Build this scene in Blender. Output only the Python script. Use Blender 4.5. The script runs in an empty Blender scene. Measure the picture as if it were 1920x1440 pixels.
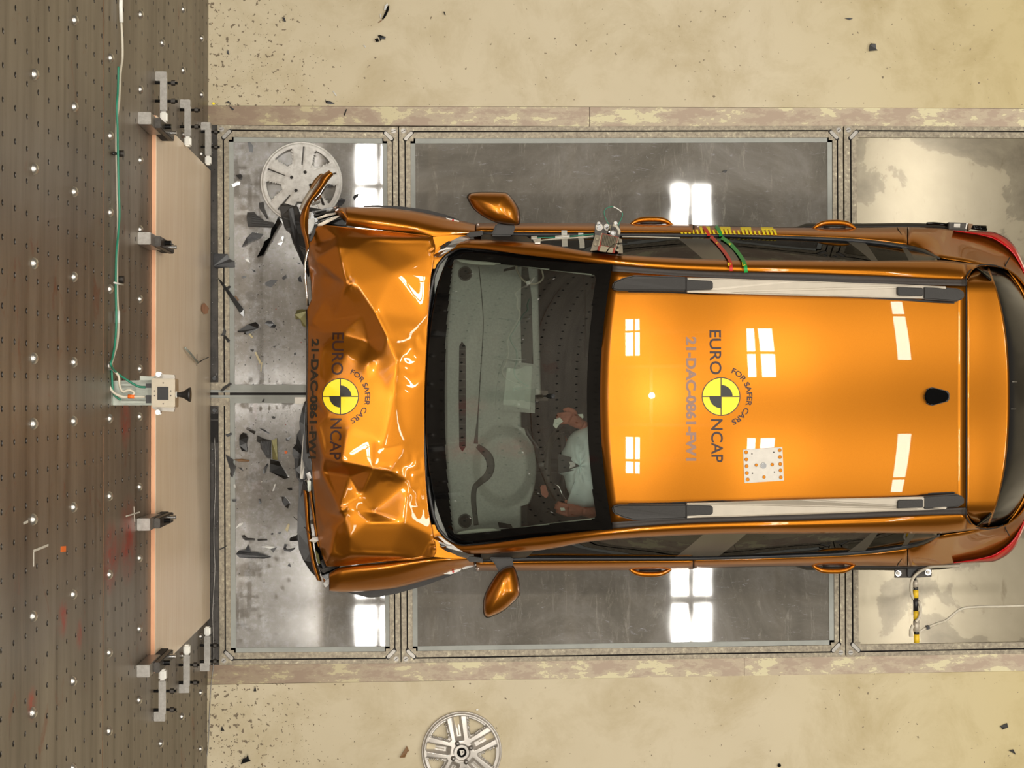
import bpy, bmesh, math, random
import numpy as np
from mathutils import Vector, Matrix
from mathutils.geometry import delaunay_2d_cdt, tessellate_polygon

# ------------------------------------------------------------------ camera, world, lights, exposure
S = bpy.context.scene
COL = S.collection
H = 8.75                      # camera height above the floor (m)
F = 2810.0                    # focal length in pixels of a 1920 px wide frame
_n = Vector((-149 / F, -25 / F, -1)).normalized()      # straight down, seen from the camera
_x = (Vector((1, 0, 0)) - _n * _n.x).normalized()      # car axis
_z = -_n
_y = _z.cross(_x)
R = Matrix((_x, _y, _z))                               # camera space -> world space
cam_data = bpy.data.cameras.new('camera')
cam_data.sensor_width = 36.0
cam_data.lens = F / 1920 * 36.0
cam_data.clip_end = 60
cam = bpy.data.objects.new('camera', cam_data)
COL.objects.link(cam)
CAM = Vector((0, 0, H))
cam.matrix_world = Matrix.Translation(CAM) @ R.to_4x4()
S.camera = cam

S.view_settings.view_transform = 'Standard'
S.view_settings.look = 'None'
S.view_settings.gamma = 1.0
S.view_settings.use_curve_mapping = False
S.view_settings.exposure = 0.22

world = bpy.data.worlds.new('world')
S.world = world
world.use_nodes = True
world.node_tree.nodes['Background'].inputs[0].default_value = (1.0, 0.92, 0.80, 1)
world.node_tree.nodes['Background'].inputs[1].default_value = 0.14

CEIL = 9.5
def lamp(x0, x1, y0, y1, power):
    """one fluorescent ceiling luminaire, facing down"""
    d = bpy.data.lights.new('ceiling_lamp', 'AREA')
    d.shape = 'RECTANGLE'
    d.size = abs(x1 - x0); d.size_y = abs(y1 - y0)
    d.energy = power
    d.color = (1.0, 0.955, 0.87)
    o = bpy.data.objects.new('ceiling_lamp', d)
    o.location = ((x0 + x1) / 2, (y0 + y1) / 2, CEIL - 0.04)
    COL.objects.link(o)
LP = 165.0                     # W per square metre of tube
for (xa, xb) in ((2.93, 3.12), (3.20, 3.40), (-0.92, -0.69), (-0.62, -0.43)):
    left = xa < 0
    rows = [(1.60, 2.52), (2.60, 3.06)] if left else [(0.75, 1.62), (1.72, 2.60)]
    rows += [(-2.42, -1.55), (-3.0, -2.53)]
    for (ya, yb) in rows:
        lamp(xa, xb, ya, yb, LP * (xb - xa) * (yb - ya))
for s in (1, -1):
    lamp(5.75, 6.05, *( (1.40, 3.1) if s > 0 else (-3.1, -1.40)), LP * 0.3 * 1.0)
    lamp(5.75, 6.05, *( (3.2, 3.7) if s > 0 else (-3.7, -3.2)), LP * 0.3 * 0.3)
    lamp(-0.9, -0.5, *((4.2, 5.6) if s > 0 else (-5.6, -4.2)), LP * 0.25)
    lamp(2.9, 3.4, *((4.2, 5.6) if s > 0 else (-5.6, -4.2)), LP * 0.3)
for x in (10.8, 12.8):                       # unseen lamp rows added down the hall to brighten barrier and board
    for (ya, yb) in ((-3.6, -1.4), (1.4, 3.6)): lamp(x, x + 0.45, ya, yb, LP * 0.45 * 3.0)
# the lamp mounted by the camera
fl = bpy.data.lights.new('camera_lamp', 'POINT')
fl.energy = 350; fl.shadow_soft_size = 0.09; fl.color = (1.0, 0.955, 0.88)
flo = bpy.data.objects.new('camera_lamp', fl)
flo.location = (0.12, 0.05, H + 0.12)
COL.objects.link(flo)

# ------------------------------------------------------------------ projection helpers
def ray(px, py):
    return R @ Vector(((px - 960) / F, (720 - py) / F, -1))
def P(px, py, z):
    d = ray(px, py)
    return CAM + d * ((H - z) / -d.z)
def PX(px, py, X):
    d = ray(px, py)
    return CAM + d * (X / d.x)
XW = P(389.5, 720, 0).x        # the face of the barrier
CY = 744.0                     # car centre line in the photo

# ------------------------------------------------------------------ materials
def srgb(r, g, b):
    return tuple(((c / 255) / 12.92 if c / 255 < 0.04045 else ((c / 255 + 0.055) / 1.055) ** 2.4) for c in (r, g, b)) + (1,)
class NT:
    def __init__(s, name):
        s.m = bpy.data.materials.new(name); s.m.use_nodes = True
        s.t = s.m.node_tree; s.b = s.t.nodes['Principled BSDF']
        s.co = None
    def n(s, typ, **kw):
        nd = s.t.nodes.new(typ)
        for k, v in kw.items():
            if k.startswith('i_'):
                k = k[2:]
                nd.inputs[int(k) if k.isdigit() else k.replace('_', ' ')].default_value = v
            else: setattr(nd, k, v)
        return nd
    def l(s, a, b): s.t.links.new(a, b)
    def coord(s, scale=(1, 1, 1), kind='Object'):
        if s.co is None: s.co = s.n('ShaderNodeTexCoord')
        mp = s.n('ShaderNodeMapping'); mp.inputs['Scale'].default_value = scale
        s.l(s.co.outputs[kind], mp.inputs[0]); return mp.outputs[0]
    def noise(s, scale, detail=6, rough=0.6, stretch=(1, 1, 1), dist=0.0):
        nd = s.n('ShaderNodeTexNoise'); nd.inputs['Scale'].default_value = scale
        nd.inputs['Detail'].default_value = detail; nd.inputs['Roughness'].default_value = rough
        nd.inputs['Distortion'].default_value = dist
        s.l(s.coord(stretch), nd.inputs['Vector']); return nd.outputs['Fac']
    def ramp(s, fac, stops, const=False):
        r = s.n('ShaderNodeValToRGB'); e = r.color_ramp.elements
        if const: r.color_ramp.interpolation = 'CONSTANT'
        while len(e) < len(stops): e.new(0.5)
        for q, (p, c) in zip(e, stops):
            q.position = p; q.color = c if len(c) == 4 else tuple(c) + (1,)
        s.l(fac, r.inputs[0]); return r.outputs[0]
    def mix(s, fac, a, b, mode='MIX'):
        m = s.n('ShaderNodeMix'); m.data_type = 'RGBA'; m.blend_type = mode
        for sock, v in ((m.inputs[0], fac), (m.inputs[6], a), (m.inputs[7], b)):
            if hasattr(v, 'links'): s.l(v, sock)
            else: sock.default_value = v
        return m.outputs[2]
    def bump(s, h, strength=0.2, dist=0.01):
        b = s.n('ShaderNodeBump'); b.inputs['Strength'].default_value = strength
        b.inputs['Distance'].default_value = dist
        s.l(h, b.inputs['Height']); s.l(b.outputs[0], s.b.inputs['Normal'])
    def set(s, **kw):
        for k, v in kw.items():
            sock = s.b.inputs[k.replace('_', ' ')]
            if hasattr(v, 'links'): s.l(v, sock)
            else: sock.default_value = v
def simple(name, col, rough=0.5, metal=0.0, var=0.12, scale=25, bump=0.0, coat=0.0, coatr=0.03, alpha=None, spec=None):
    """plain procedural material: a base colour with a little mottling"""
    t = NT(name)
    f = t.noise(scale, 4)
    dark = tuple(c * (1 - var) for c in col[:3]) + (1,); lite = tuple(min(1, c * (1 + var)) for c in col[:3]) + (1,)
    t.set(Base_Color=t.ramp(f, [(0.35, dark), (0.65, lite)]), Roughness=rough, Metallic=metal)
    if coat: t.set(Coat_Weight=coat, Coat_Roughness=coatr)
    if alpha is not None: t.set(Alpha=alpha)
    if spec is not None: t.set(Specular_IOR_Level=spec)
    if bump: t.bump(f, bump, 0.004)
    return t.m
BLK = (0.0, 0.0, 0.0, 1); WHT = (1, 1, 1, 1)

def m_floor():
    t = NT('cream_floor_paint')
    base = t.ramp(t.noise(0.45, 5, 0.6), [(0.3, srgb(194, 180, 149)), (0.52, srgb(203, 190, 161)), (0.75, srgb(208, 196, 168))])
    smear = t.ramp(t.noise(2.2, 6, 0.7, (1, 1, 1), 0.4), [(0.45, WHT), (0.75, srgb(226, 220, 204))])
    base = t.mix(1.0, base, smear, 'MULTIPLY')
    sep = t.n('ShaderNodeSeparateXYZ'); t.l(t.coord(), sep.inputs[0])
    # yellower towards the far end of the lane
    mr = t.n('ShaderNodeMapRange'); mr.inputs[1].default_value = 1.9; mr.inputs[2].default_value = 3.6
    t.l(sep.outputs[0], mr.inputs[0])
    base = t.mix(mr.outputs[0], base, t.mix(1.0, base, (0.92, 0.88, 0.66, 1), 'MULTIPLY'))
    # chipped paint, thick near the barrier, thin elsewhere
    near = t.n('ShaderNodeMapRange'); near.inputs[1].default_value = -1.3; near.inputs[2].default_value = -0.3
    near.inputs[3].default_value = 0.075; near.inputs[4].default_value = -0.03
    t.l(sep.outputs[0], near.inputs[0])
    n1 = t.noise(34, 3, 0.55)
    big = t.noise(2.2, 3, 0.5)
    th = t.n('ShaderNodeMath', operation='ADD'); t.l(n1, th.inputs[0]); t.l(near.outputs[0], th.inputs[1])
    th2 = t.n('ShaderNodeMath', operation='MULTIPLY_ADD'); t.l(big, th2.inputs[0]); th2.inputs[1].default_value = 0.12; t.l(th.outputs[0], th2.inputs[2])
    chip = t.ramp(th2.outputs[0], [(0.722, BLK), (0.742, WHT)])
    base = t.mix(chip, base, srgb(120, 105, 84))
    scr = t.ramp(t.noise(9, 5, 0.75, (1, 0.25, 1), 1.2), [(0.70, BLK), (0.76, WHT)])
    base = t.mix(scr, base, srgb(158, 146, 118))
    t.set(Base_Color=base, Roughness=0.62)
    t.bump(n1, 0.15, 0.003)
    return t.m
def m_strip():
    t = NT('worn_cream_strip_paint')
    f = t.noise(7, 7, 0.68, (0.7, 1.6, 1))
    c = t.ramp(f, [(0.44, srgb(172, 152, 132)), (0.50, srgb(186, 170, 146)), (0.545, srgb(182, 166, 142)), (0.56, srgb(212, 202, 164))])
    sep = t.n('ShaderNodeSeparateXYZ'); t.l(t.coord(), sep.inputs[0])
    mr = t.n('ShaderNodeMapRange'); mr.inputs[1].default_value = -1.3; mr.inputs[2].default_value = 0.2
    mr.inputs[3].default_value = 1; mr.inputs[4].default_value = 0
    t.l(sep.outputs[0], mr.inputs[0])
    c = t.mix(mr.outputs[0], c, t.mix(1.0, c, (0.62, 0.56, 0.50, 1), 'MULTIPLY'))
    t.set(Base_Color=c, Roughness=0.5); t.bump(f, 0.1, 0.003)
    return t.m
def m_wall():
    t = NT('weathered_steel_barrier')
    f = t.noise(1.6, 8, 0.65, (1, 0.45, 2.6))
    c = t.ramp(f, [(0.3, srgb(102, 92, 80)), (0.5, srgb(118, 108, 95)), (0.7, srgb(134, 124, 109))])
    st = t.ramp(t.noise(3.2, 5, 0.6, (1, 0.25, 4.0)), [(0.45, WHT), (0.72, srgb(176, 166, 152))])
    c = t.mix(0.8, c, st, 'MULTIPLY')
    rust = t.ramp(t.noise(3.0, 7, 0.7, (1, 1.0, 1.6), 1.0), [(0.60, BLK), (0.68, (0.7, 0.7, 0.7, 1))])
    c = t.mix(rust, c, srgb(112, 62, 40))
    for (px_, py_, rad_) in ((240, 1012, .16), (208, 1045, .13), (150, 1190, .05), (118, 1160, .06), (235, 790, .10), (60, 1320, .05)):
        q_ = PX(px_, py_, XW); vm = t.n('ShaderNodeVectorMath', operation='DISTANCE'); t.l(t.coord(), vm.inputs[0]); vm.inputs[1].default_value = q_
        bl = t.ramp(vm.outputs['Value'], [(rad_ * .35, (0.95,) * 3 + (1,)), (rad_ * 1.3, BLK)])
        bl = t.mix(1.0, bl, t.ramp(t.noise(16, 5, 0.7), [(0.35, BLK), (0.6, WHT)]), 'MULTIPLY')
        c = t.mix(bl, c, srgb(158, 52, 36))
    drip = t.ramp(t.noise(6.0, 4, 0.6, (1, 0.9, 5.0), 2.2), [(0.66, BLK), (0.71, (0.5, 0.5, 0.5, 1))])
    c = t.mix(drip, c, srgb(70, 44, 30))
    t.set(Base_Color=c, Roughness=0.42, Metallic=0.35, Specular_IOR_Level=0.5)
    t.bump(t.noise(60, 3), 0.08, 0.002)
    return t.m
def m_glassplate():
    t = NT('scratched_pit_glazing')
    f = t.noise(1.7, 8, 0.72, (1, 1, 1), 0.6)
    c = t.ramp(f, [(0.30, srgb(100, 96, 88)), (0.5, srgb(122, 117, 109)), (0.72, srgb(148, 144, 138))])
    s1 = t.ramp(t.noise(9, 8, 0.8, (1, 0.18, 1), 2.5), [(0.56, BLK), (0.66, (0.6, 0.6, 0.6, 1))])
    s2 = t.ramp(t.noise(22, 6, 0.8, (0.25, 1, 1), 3.0), [(0.60, BLK), (0.68, (0.7, 0.7, 0.7, 1))])
    c = t.mix(s1, c, srgb(165, 160, 150)); c = t.mix(s2, c, srgb(176, 176, 182))
    sep = t.n('ShaderNodeSeparateXYZ'); t.l(t.coord(), sep.inputs[0])
    # broken-glass dust lies on the panels by the barrier
    mr = t.n('ShaderNodeMapRange'); mr.inputs[1].default_value = -1.3; mr.inputs[2].default_value = -0.2
    mr.inputs[3].default_value = 0.75; mr.inputs[4].default_value = 0
    t.l(sep.outputs[0], mr.inputs[0])
    c = t.mix(mr.outputs[0], c, t.ramp(t.noise(14, 8, 0.75), [(0.35, srgb(128, 122, 116)), (0.5, srgb(148, 144, 140)), (0.62, srgb(184, 184, 186))]))
    r = t.ramp(t.noise(5, 5), [(0.3, (0.018,) * 3), (0.7, (0.045,) * 3)])
    t.set(Base_Color=c, Roughness=r, Metallic=0.0, Specular_IOR_Level=1.0, IOR=1.6)
    t.bump(t.noise(1.5, 1, 0.3), 0.006, 0.01)
    return t.m
def m_rail():
    t = NT('paint_chipped_steel_frame')
    f = t.noise(48, 6, 0.7, (1, 1, 1))
    c = t.ramp(f, [(0.38, srgb(124, 114, 98)), (0.52, srgb(146, 136, 118)), (0.62, srgb(162, 152, 130)), (0.70, srgb(205, 196, 168))])
    t.set(Base_Color=c, Roughness=0.42, Metallic=0.35)
    t.bump(f, 0.1, 0.002); return t.m
def m_steelplate():
    t = NT('stained_steel_plate')
    f = t.noise(2.2, 7, 0.6, (1, 1, 1), 0.3)
    c = t.ramp(f, [(0.36, srgb(112, 103, 86)), (0.475, srgb(130, 121, 102)), (0.49, srgb(150, 140, 118)), (0.75, srgb(160, 150, 128))])
    d = t.ramp(t.noise(5, 6, 0.7, (1.6, 0.5, 1), 0.6), [(0.62, BLK), (0.78, (0.8, 0.8, 0.8, 1))])
    c = t.mix(d, c, srgb(96, 82, 58))
    t.set(Base_Color=c, Roughness=0.2, Metallic=0.35); t.bump(t.noise(9, 4), 0.03, 0.01)
    return t.m
def m_paint():
    t = NT('orange_metallic_car_paint')
    fl = t.noise(900, 2, 0.5)
    c = t.ramp(fl, [(0.35, (0.36, 0.118, 0.006, 1)), (0.65, (0.45, 0.152, 0.008, 1))])
    t.set(Base_Color=c, Roughness=0.34, Metallic=0.88, Coat_Weight=0.6, Coat_Roughness=0.015, Coat_IOR=1.45)
    return t.m
def m_wood(edge=False):
    t = NT('plywood_edge' if edge else 'plywood_face')
    f = t.noise(5, 7, 0.6, (1, 0.4, 7), 0.3)
    if edge: c = t.ramp(f, [(0.3, srgb(206, 142, 104)), (0.7, srgb(232, 176, 136))])
    else: c = t.ramp(f, [(0.3, srgb(226, 200, 166)), (0.5, srgb(234, 210, 180)), (0.7, srgb(240, 220, 192))])
    t.set(Base_Color=c, Roughness=0.30 if not edge else 0.6, Specular_IOR_Level=0.6)
    t.bump(f, 0.03, 0.002); return t.m
def m_windscreen(tint, name, k=1.9):
    m = bpy.data.materials.new(name); m.use_nodes = True
    nt = m.node_tree; nt.nodes.clear()
    out = nt.nodes.new('ShaderNodeOutputMaterial'); tr = nt.nodes.new('ShaderNodeBsdfTransparent')
    gl = nt.nodes.new('ShaderNodeBsdfGlossy'); mx = nt.nodes.new('ShaderNodeMixShader'); fr = nt.nodes.new('ShaderNodeFresnel')
    mu = nt.nodes.new('ShaderNodeMath'); mu.operation = 'MULTIPLY'; mu.inputs[1].default_value = k; mu.use_clamp = True
    no = nt.nodes.new('ShaderNodeTexNoise'); no.inputs['Scale'].default_value = 3
    rp = nt.nodes.new('ShaderNodeValToRGB')
    rp.color_ramp.elements[0].color = tuple(c * 0.96 for c in tint) + (1,); rp.color_ramp.elements[1].color = tuple(tint) + (1,)
    nt.links.new(no.outputs[0], rp.inputs[0]); nt.links.new(rp.outputs[0], tr.inputs[0])
    gl.inputs['Roughness'].default_value = 0.0; fr.inputs[0].default_value = 1.55
    nt.links.new(fr.outputs[0], mu.inputs[0]); nt.links.new(mu.outputs[0], mx.inputs[0])
    nt.links.new(tr.outputs[0], mx.inputs[1]); nt.links.new(gl.outputs[0], mx.inputs[2]); nt.links.new(mx.outputs[0], out.inputs[0])
    return m
def m_cover_white():
    t = NT('scuffed_white_plastic')
    f = t.noise(20, 6, 0.7)
    c = t.ramp(f, [(0.35, srgb(190, 186, 180)), (0.55, srgb(216, 213, 208)), (0.7, srgb(224, 222, 216))])
    t.set(Base_Color=c, Roughness=0.5); return t.m

M = dict(
    floor=m_floor(), strip=m_strip(), wall=m_wall(), pane=m_glassplate(), rail=m_rail(), plate=m_steelplate(),
    paint=m_paint(), wood=m_wood(), wood_edge=m_wood(True),
    glass=m_windscreen((0.80, 0.85, 0.80), 'windscreen_glass', 4.0), darkglass=m_windscreen((0.04, 0.045, 0.05), 'tinted_side_glass', 0.45),
    gasket=simple('grey_sealant', srgb(160, 162, 156), 0.6, 0, 0.06, 12),
    gap=simple('dark_gap', srgb(34, 30, 28), 0.8, 0, 0.2, 30),
    pitdark=simple('dark_pit_steel', srgb(74, 70, 66), 0.6, 0.3, 0.25, 14),
    hole=simple('bored_hole_steel', srgb(40, 34, 28), 0.4, 0.5, 0.2, 60),
    chrome=simple('bright_steel', srgb(205, 205, 205), 0.18, 1.0, 0.05, 40),
    steel=simple('brushed_steel', srgb(150, 146, 140), 0.38, 0.8, 0.12, 60),
    darksteel=simple('dark_steel', srgb(70, 66, 62), 0.45, 0.7, 0.2, 60),
    alu=simple('satin_aluminium', srgb(188, 182, 172), 0.45, 0.45, 0.05, 30),
    railgrey=simple('grey_rail_paint', srgb(186, 176, 160), 0.42, 0.25, 0.03, 20),
    black=simple('black_plastic', srgb(34, 32, 31), 0.38, 0, 0.15, 60),
    softblack=simple('textured_black_plastic', srgb(44, 41, 38), 0.55, 0, 0.12, 140, 0.1),
    gloss=simple('gloss_black', srgb(10, 10, 10), 0.12, 0, 0.1, 10, spec=0.3),
    frit=simple('black_ceramic_band', srgb(9, 9, 9), 0.05, 0, 0.1, 10),
    trim=simple('grey_black_trim', srgb(60, 54, 50), 0.6, 0, 0.08, 60),
    rubber=simple('window_rubber', srgb(50, 50, 52), 0.5, 0, 0.1, 60),
    dash=simple('grey_dashboard', srgb(180, 182, 174), 0.7, 0, 0.07, 90),
    dash2=simple('dark_dashboard', srgb(84, 82, 78), 0.7, 0, 0.1, 60),
    cream=simple('pale_headliner', srgb(222, 226, 212), 0.8, 0, 0.04, 40),
    seat=simple('dark_seat_cloth', srgb(52, 50, 50), 0.9, 0, 0.2, 200, 0.2),
    airbag=simple('white_airbag_cloth', srgb(226, 238, 236), 0.9, 0, 0.04, 12, 0.2),
    skin=simple('brown_dummy_skin', srgb(176, 104, 80), 0.6, 0, 0.1, 30),
    dummyshirt=simple('black_dummy_sleeve', srgb(36, 34, 34), 0.8, 0, 0.1, 30),
    yellow=simple('yellow_vinyl', srgb(250, 226, 30), 0.5, 0, 0.03, 20),
    tapeyellow=simple('yellow_tape', srgb(228, 188, 40), 0.5, 0, 0.05, 20),
    ink=simple('dark_print', srgb(50, 20, 10), 0.5, 0, 0.1, 20),
    inkblack=simple('black_print', srgb(34, 30, 24), 0.5, 0, 0.1, 20),
    inkgrey=simple('grey_print', srgb(146, 112, 96), 0.5, 0, 0.06, 20),
    inkbrown=simple('brown_print', srgb(64, 40, 28), 0.5, 0, 0.06, 20),
    red=simple('red_lamp_plastic', (0.42, 0.002, 0.006, 1), 0.12, 0, 0.1, 10, spec=0.3),
    redtape=simple('red_tape', srgb(196, 42, 34), 0.45, 0, 0.06, 20),
    greentape=simple('green_tape', srgb(26, 150, 62), 0.45, 0, 0.06, 20),
    white=simple('white_plastic', srgb(232, 230, 222), 0.5, 0, 0.05, 40),
    whitetape=simple('white_tape', srgb(205, 205, 198), 0.6, 0, 0.05, 20),
    cable_w=simple('pale_cable', srgb(196, 188, 170), 0.5, 0, 0.06, 30),
    cable_g=simple('green_cable', srgb(40, 122, 96), 0.45, 0, 0.06, 30),
    bracket=simple('grey_green_bracket', srgb(160, 164, 154), 0.4, 0.5, 0.06, 20),
    box=simple('beige_sensor_box', srgb(172, 162, 144), 0.35, 0.45, 0.05, 20),
    orange=simple('orange_tag', srgb(235, 110, 30), 0.5, 0, 0.05, 20),
    shard=simple('smoky_plastic_shard', srgb(56, 57, 60), 0.25, 0, 0.2, 40),
    clear=simple('clear_plastic_shard', srgb(225, 225, 222), 0.12, 0.2, 0.08, 40),
    cream_shard=simple('cream_plastic_shard', srgb(214, 200, 160), 0.45, 0, 0.06, 40),
    olive=simple('olive_plastic', srgb(128, 124, 84), 0.35, 0.4, 0.12, 30),
    brown=simple('brown_plastic', srgb(120, 84, 44), 0.4, 0, 0.12, 30),
    cover_white=m_cover_white(),
    cover_silver=simple('silver_wheel_paint', srgb(186, 180, 172), 0.32, 0.55, 0.04, 20),
    tyre=simple('tyre_rubber', srgb(28, 28, 28), 0.8, 0, 0.1, 60, 0.2),
    ceil=simple('dark_ceiling', srgb(70, 64, 56), 0.9, 0, 0.3, 1.2),
    beam=simple('ceiling_beam_paint', srgb(150, 142, 128), 0.7, 0, 0.1, 6),
    hallwall=simple('hall_wall_paint', srgb(84, 76, 60), 0.9, 0, 0.12, 1.5),
)

# ------------------------------------------------------------------ object helpers
def mesh_obj(name, verts, faces, mat, parent=None, smooth=False, solid=0.0, offset=-1.0):
    me = bpy.data.meshes.new(name)
    me.from_pydata([tuple(v) for v in verts], [], faces)
    me.validate(); me.update()
    if smooth: me.polygons.foreach_set('use_smooth', [True] * len(me.polygons))
    o = bpy.data.objects.new(name, me); COL.objects.link(o)
    mats = mat if isinstance(mat, (list, tuple)) else [mat]
    for m in mats: me.materials.append(M[m] if isinstance(m, str) else m)
    if parent is not None: o.parent = parent
    if solid:
        md = o.modifiers.new('thickness', 'SOLIDIFY'); md.thickness = solid; md.offset = offset
    return o
def bm_obj(name, bm, mat, parent=None, smooth=False):
    bmesh.ops.recalc_face_normals(bm, faces=bm.faces)
    me = bpy.data.meshes.new(name); bm.to_mesh(me); bm.free()
    if smooth: me.polygons.foreach_set('use_smooth', [True] * len(me.polygons))
    o = bpy.data.objects.new(name, me); COL.objects.link(o)
    for m in (mat if isinstance(mat, (list, tuple)) else [mat]): me.materials.append(M[m] if isinstance(m, str) else m)
    if parent is not None: o.parent = parent
    return o
def tag(o, label, cat=None, group=None, kind=None):
    if label: o['label'] = label
    if cat: o['category'] = cat
    if group: o['group'] = group
    if kind: o['kind'] = kind
    return o
def thing(name, label, cat, loc, group=None):
    o = bpy.data.objects.new(name, None); o.location = loc; o.empty_display_size = 0.05
    COL.objects.link(o); tag(o, label, cat, group)
    return o
def adopt(root):
    """parts were built in world coordinates: keep them there under a root standing elsewhere"""
    bpy.context.view_layer.update()
    inv = Matrix.Translation(-root.location)
    for c in root.children: c.matrix_parent_inverse = inv
def prism_bm(top, bottom):
    bm = bmesh.new()
    a = [bm.verts.new(p) for p in top]; b = [bm.verts.new(p) for p in bottom]
    n = len(a)
    tri = tessellate_polygon([[Vector((p[0], p[1], 0)) for p in top]])
    for t in tri:
        try: bm.faces.new([a[i] for i in t]); bm.faces.new([b[i] for i in reversed(t)])
        except ValueError: pass
    for i in range(n):
        j = (i + 1) % n
        bm.faces.new((a[i], b[i], b[j], a[j]))
    return bm
def prism(name, pts, z, h, mat, parent=None, jit=0.0, taper=1.0, bevel=0.0, seed=1, smooth=False):
    """outline given as photo points at height z+h, standing h thick"""
    rnd = random.Random(seed)
    zz = [z + h + rnd.uniform(0, jit) for _ in pts]
    top = [P(x, y, q) for (x, y), q in zip(pts, zz)]
    c = sum(top, Vector()) / len(top)
    bot = [Vector((c.x + (p.x - c.x) / taper, c.y + (p.y - c.y) / taper, p.z - h)) for p in top]
    bm = prism_bm(top, bot)
    if bevel:
        bmesh.ops.recalc_face_normals(bm, faces=bm.faces)
        es = [e for e in bm.edges if len(e.link_faces) == 2 and e.calc_face_angle(0) > 0.6]
        bmesh.ops.bevel(bm, geom=es, offset=bevel, segments=2, affect='EDGES', clamp_overlap=True)
    return bm_obj(name, bm, mat, parent, smooth)
def box(name, lo, hi, mat, parent=None, bevel=0.0):
    bm = bmesh.new(); bmesh.ops.create_cube(bm, size=1)
    for v in bm.verts:
        v.co = Vector([(lo[i] + hi[i]) / 2 + v.co[i] * (hi[i] - lo[i]) for i in range(3)])
    if bevel: bmesh.ops.bevel(bm, geom=list(bm.edges), offset=bevel, segments=2, affect='EDGES')
    return bm_obj(name, bm, mat, parent)
def cyl(name, c, r, h, mat, parent=None, axis='Z', seg=20, r2=None, bevel=0.0, smooth=False):
    bm = bmesh.new()
    bmesh.ops.create_cone(bm, cap_ends=True, segments=seg, radius1=r, radius2=r if r2 is None else r2, depth=h)
    if bevel:
        es = [e for e in bm.edges if e.calc_face_angle(0) > 0.8]
        bmesh.ops.bevel(bm, geom=es, offset=bevel, segments=2, affect='EDGES')
    rot = {'Z': Matrix(), 'X': Matrix.Rotation(math.pi / 2, 4, 'Y'), 'Y': Matrix.Rotation(math.pi / 2, 4, 'X')}[axis]
    bmesh.ops.transform(bm, matrix=Matrix.Translation(Vector(c)) @ rot, verts=bm.verts)
    return bm_obj(name, bm, mat, parent, smooth)
def spline(pts, n):
    """Catmull-Rom through points"""
    p = [Vector(q) for q in pts]; out = []
    for i in range(len(p) - 1):
        a = p[max(i - 1, 0)]; b = p[i]; c = p[i + 1]; d = p[min(i + 2, len(p) - 1)]
        for k in range(n):
            t = k / n
            out.append(0.5 * ((2 * b) + (c - a) * t + (2 * a - 5 * b + 4 * c - d) * t * t + (3 * b - a - 3 * c + d) * t ** 3))
    out.append(p[-1]); return out
def tube_geo(path, rad, seg=8, cap=True):
    path = [Vector(p) for p in path]; n = len(path)
    if not hasattr(rad, '__len__'): rad = [rad] * n
    V = []; Fc = []
    ref = Vector((0, 0, 1))
    prev = None
    for i, p in enumerate(path):
        t = (path[min(i + 1, n - 1)] - path[max(i - 1, 0)])
        if t.length < 1e-9: t = Vector((1, 0, 0))
        t.normalize()
        if prev is None:
            u = t.cross(ref)
            if u.length < 0.1: u = t.cross(Vector((1, 0, 0)))
        else: u = prev - t * prev.dot(t)
        u.normalize(); prev = u; w = t.cross(u)
        for k in range(seg):
            a = 2 * math.pi * k / seg
            V.append(p + (u * math.cos(a) + w * math.sin(a)) * rad[i])
    for i in range(n - 1):
        for k in range(seg):
            k2 = (k + 1) % seg
            Fc.append((i * seg + k, i * seg + k2, (i + 1) * seg + k2, (i + 1) * seg + k))
    if cap:
        Fc.append(tuple(range(seg - 1, -1, -1))); Fc.append(tuple((n - 1) * seg + k for k in range(seg)))
    return V, Fc
def tube(name, path, rad, mat, parent=None, seg=8):
    V, Fc = tube_geo(path, rad, seg)
    return mesh_obj(name, V, Fc, mat, parent, True)
def sheet(name, rows, mat, parent=None, solid=0.0, smooth=True, offset=-1.0):
    """rows: list of equally long lists of world points"""
    n = len(rows[0]); V = [p for r in rows for p in r]
    Fc = [(i * n + j, i * n + j + 1, (i + 1) * n + j + 1, (i + 1) * n + j) for i in range(len(rows) - 1) for j in range(n - 1)]
    o = mesh_obj(name, V, Fc, mat, parent, smooth)
    # face up
    me = o.data; up = sum((p.normal.z * p.area for p in me.polygons))
    if up < 0:
        me.flip_normals()
    if solid:
        md = o.modifiers.new('thickness', 'SOLIDIFY'); md.thickness = solid; md.offset = offset
    return o
def herm(xs, ys):
    xs = np.array(xs, float); ys = np.array(ys, float)
    d = np.diff(ys) / np.diff(xs); m = np.zeros(len(xs)); m[1:-1] = 0
    for i in range(1, len(xs) - 1):
        m[i] = 0 if d[i - 1] * d[i] <= 0 else 2 * d[i - 1] * d[i] / (d[i - 1] + d[i])
    m[0] = d[0]; m[-1] = d[-1]
    def f(x):
        x = min(max(x, xs[0]), xs[-1]); i = int(min(max(np.searchsorted(xs, x) - 1, 0), len(xs) - 2))
        h = xs[i + 1] - xs[i]; t = (x - xs[i]) / h
        return float((2 * t**3 - 3 * t * t + 1) * ys[i] + (t**3 - 2 * t * t + t) * h * m[i] + (-2 * t**3 + 3 * t * t) * ys[i + 1] + (t**3 - t * t) * h * m[i + 1])
    return f
class Rail:
    """a line along the car: half width (photo px from the centre line) and height, against photo x"""
    def __init__(s, pts):
        x = [p[0] for p in pts]; s.d = herm(x, [p[1] for p in pts]); s.z = herm(x, [p[2] for p in pts])
    def __call__(s, px): return s.d(px), s.z(px)
def lin(a, b, n): return [a + (b - a) * i / (n - 1) for i in range(n)]
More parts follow.
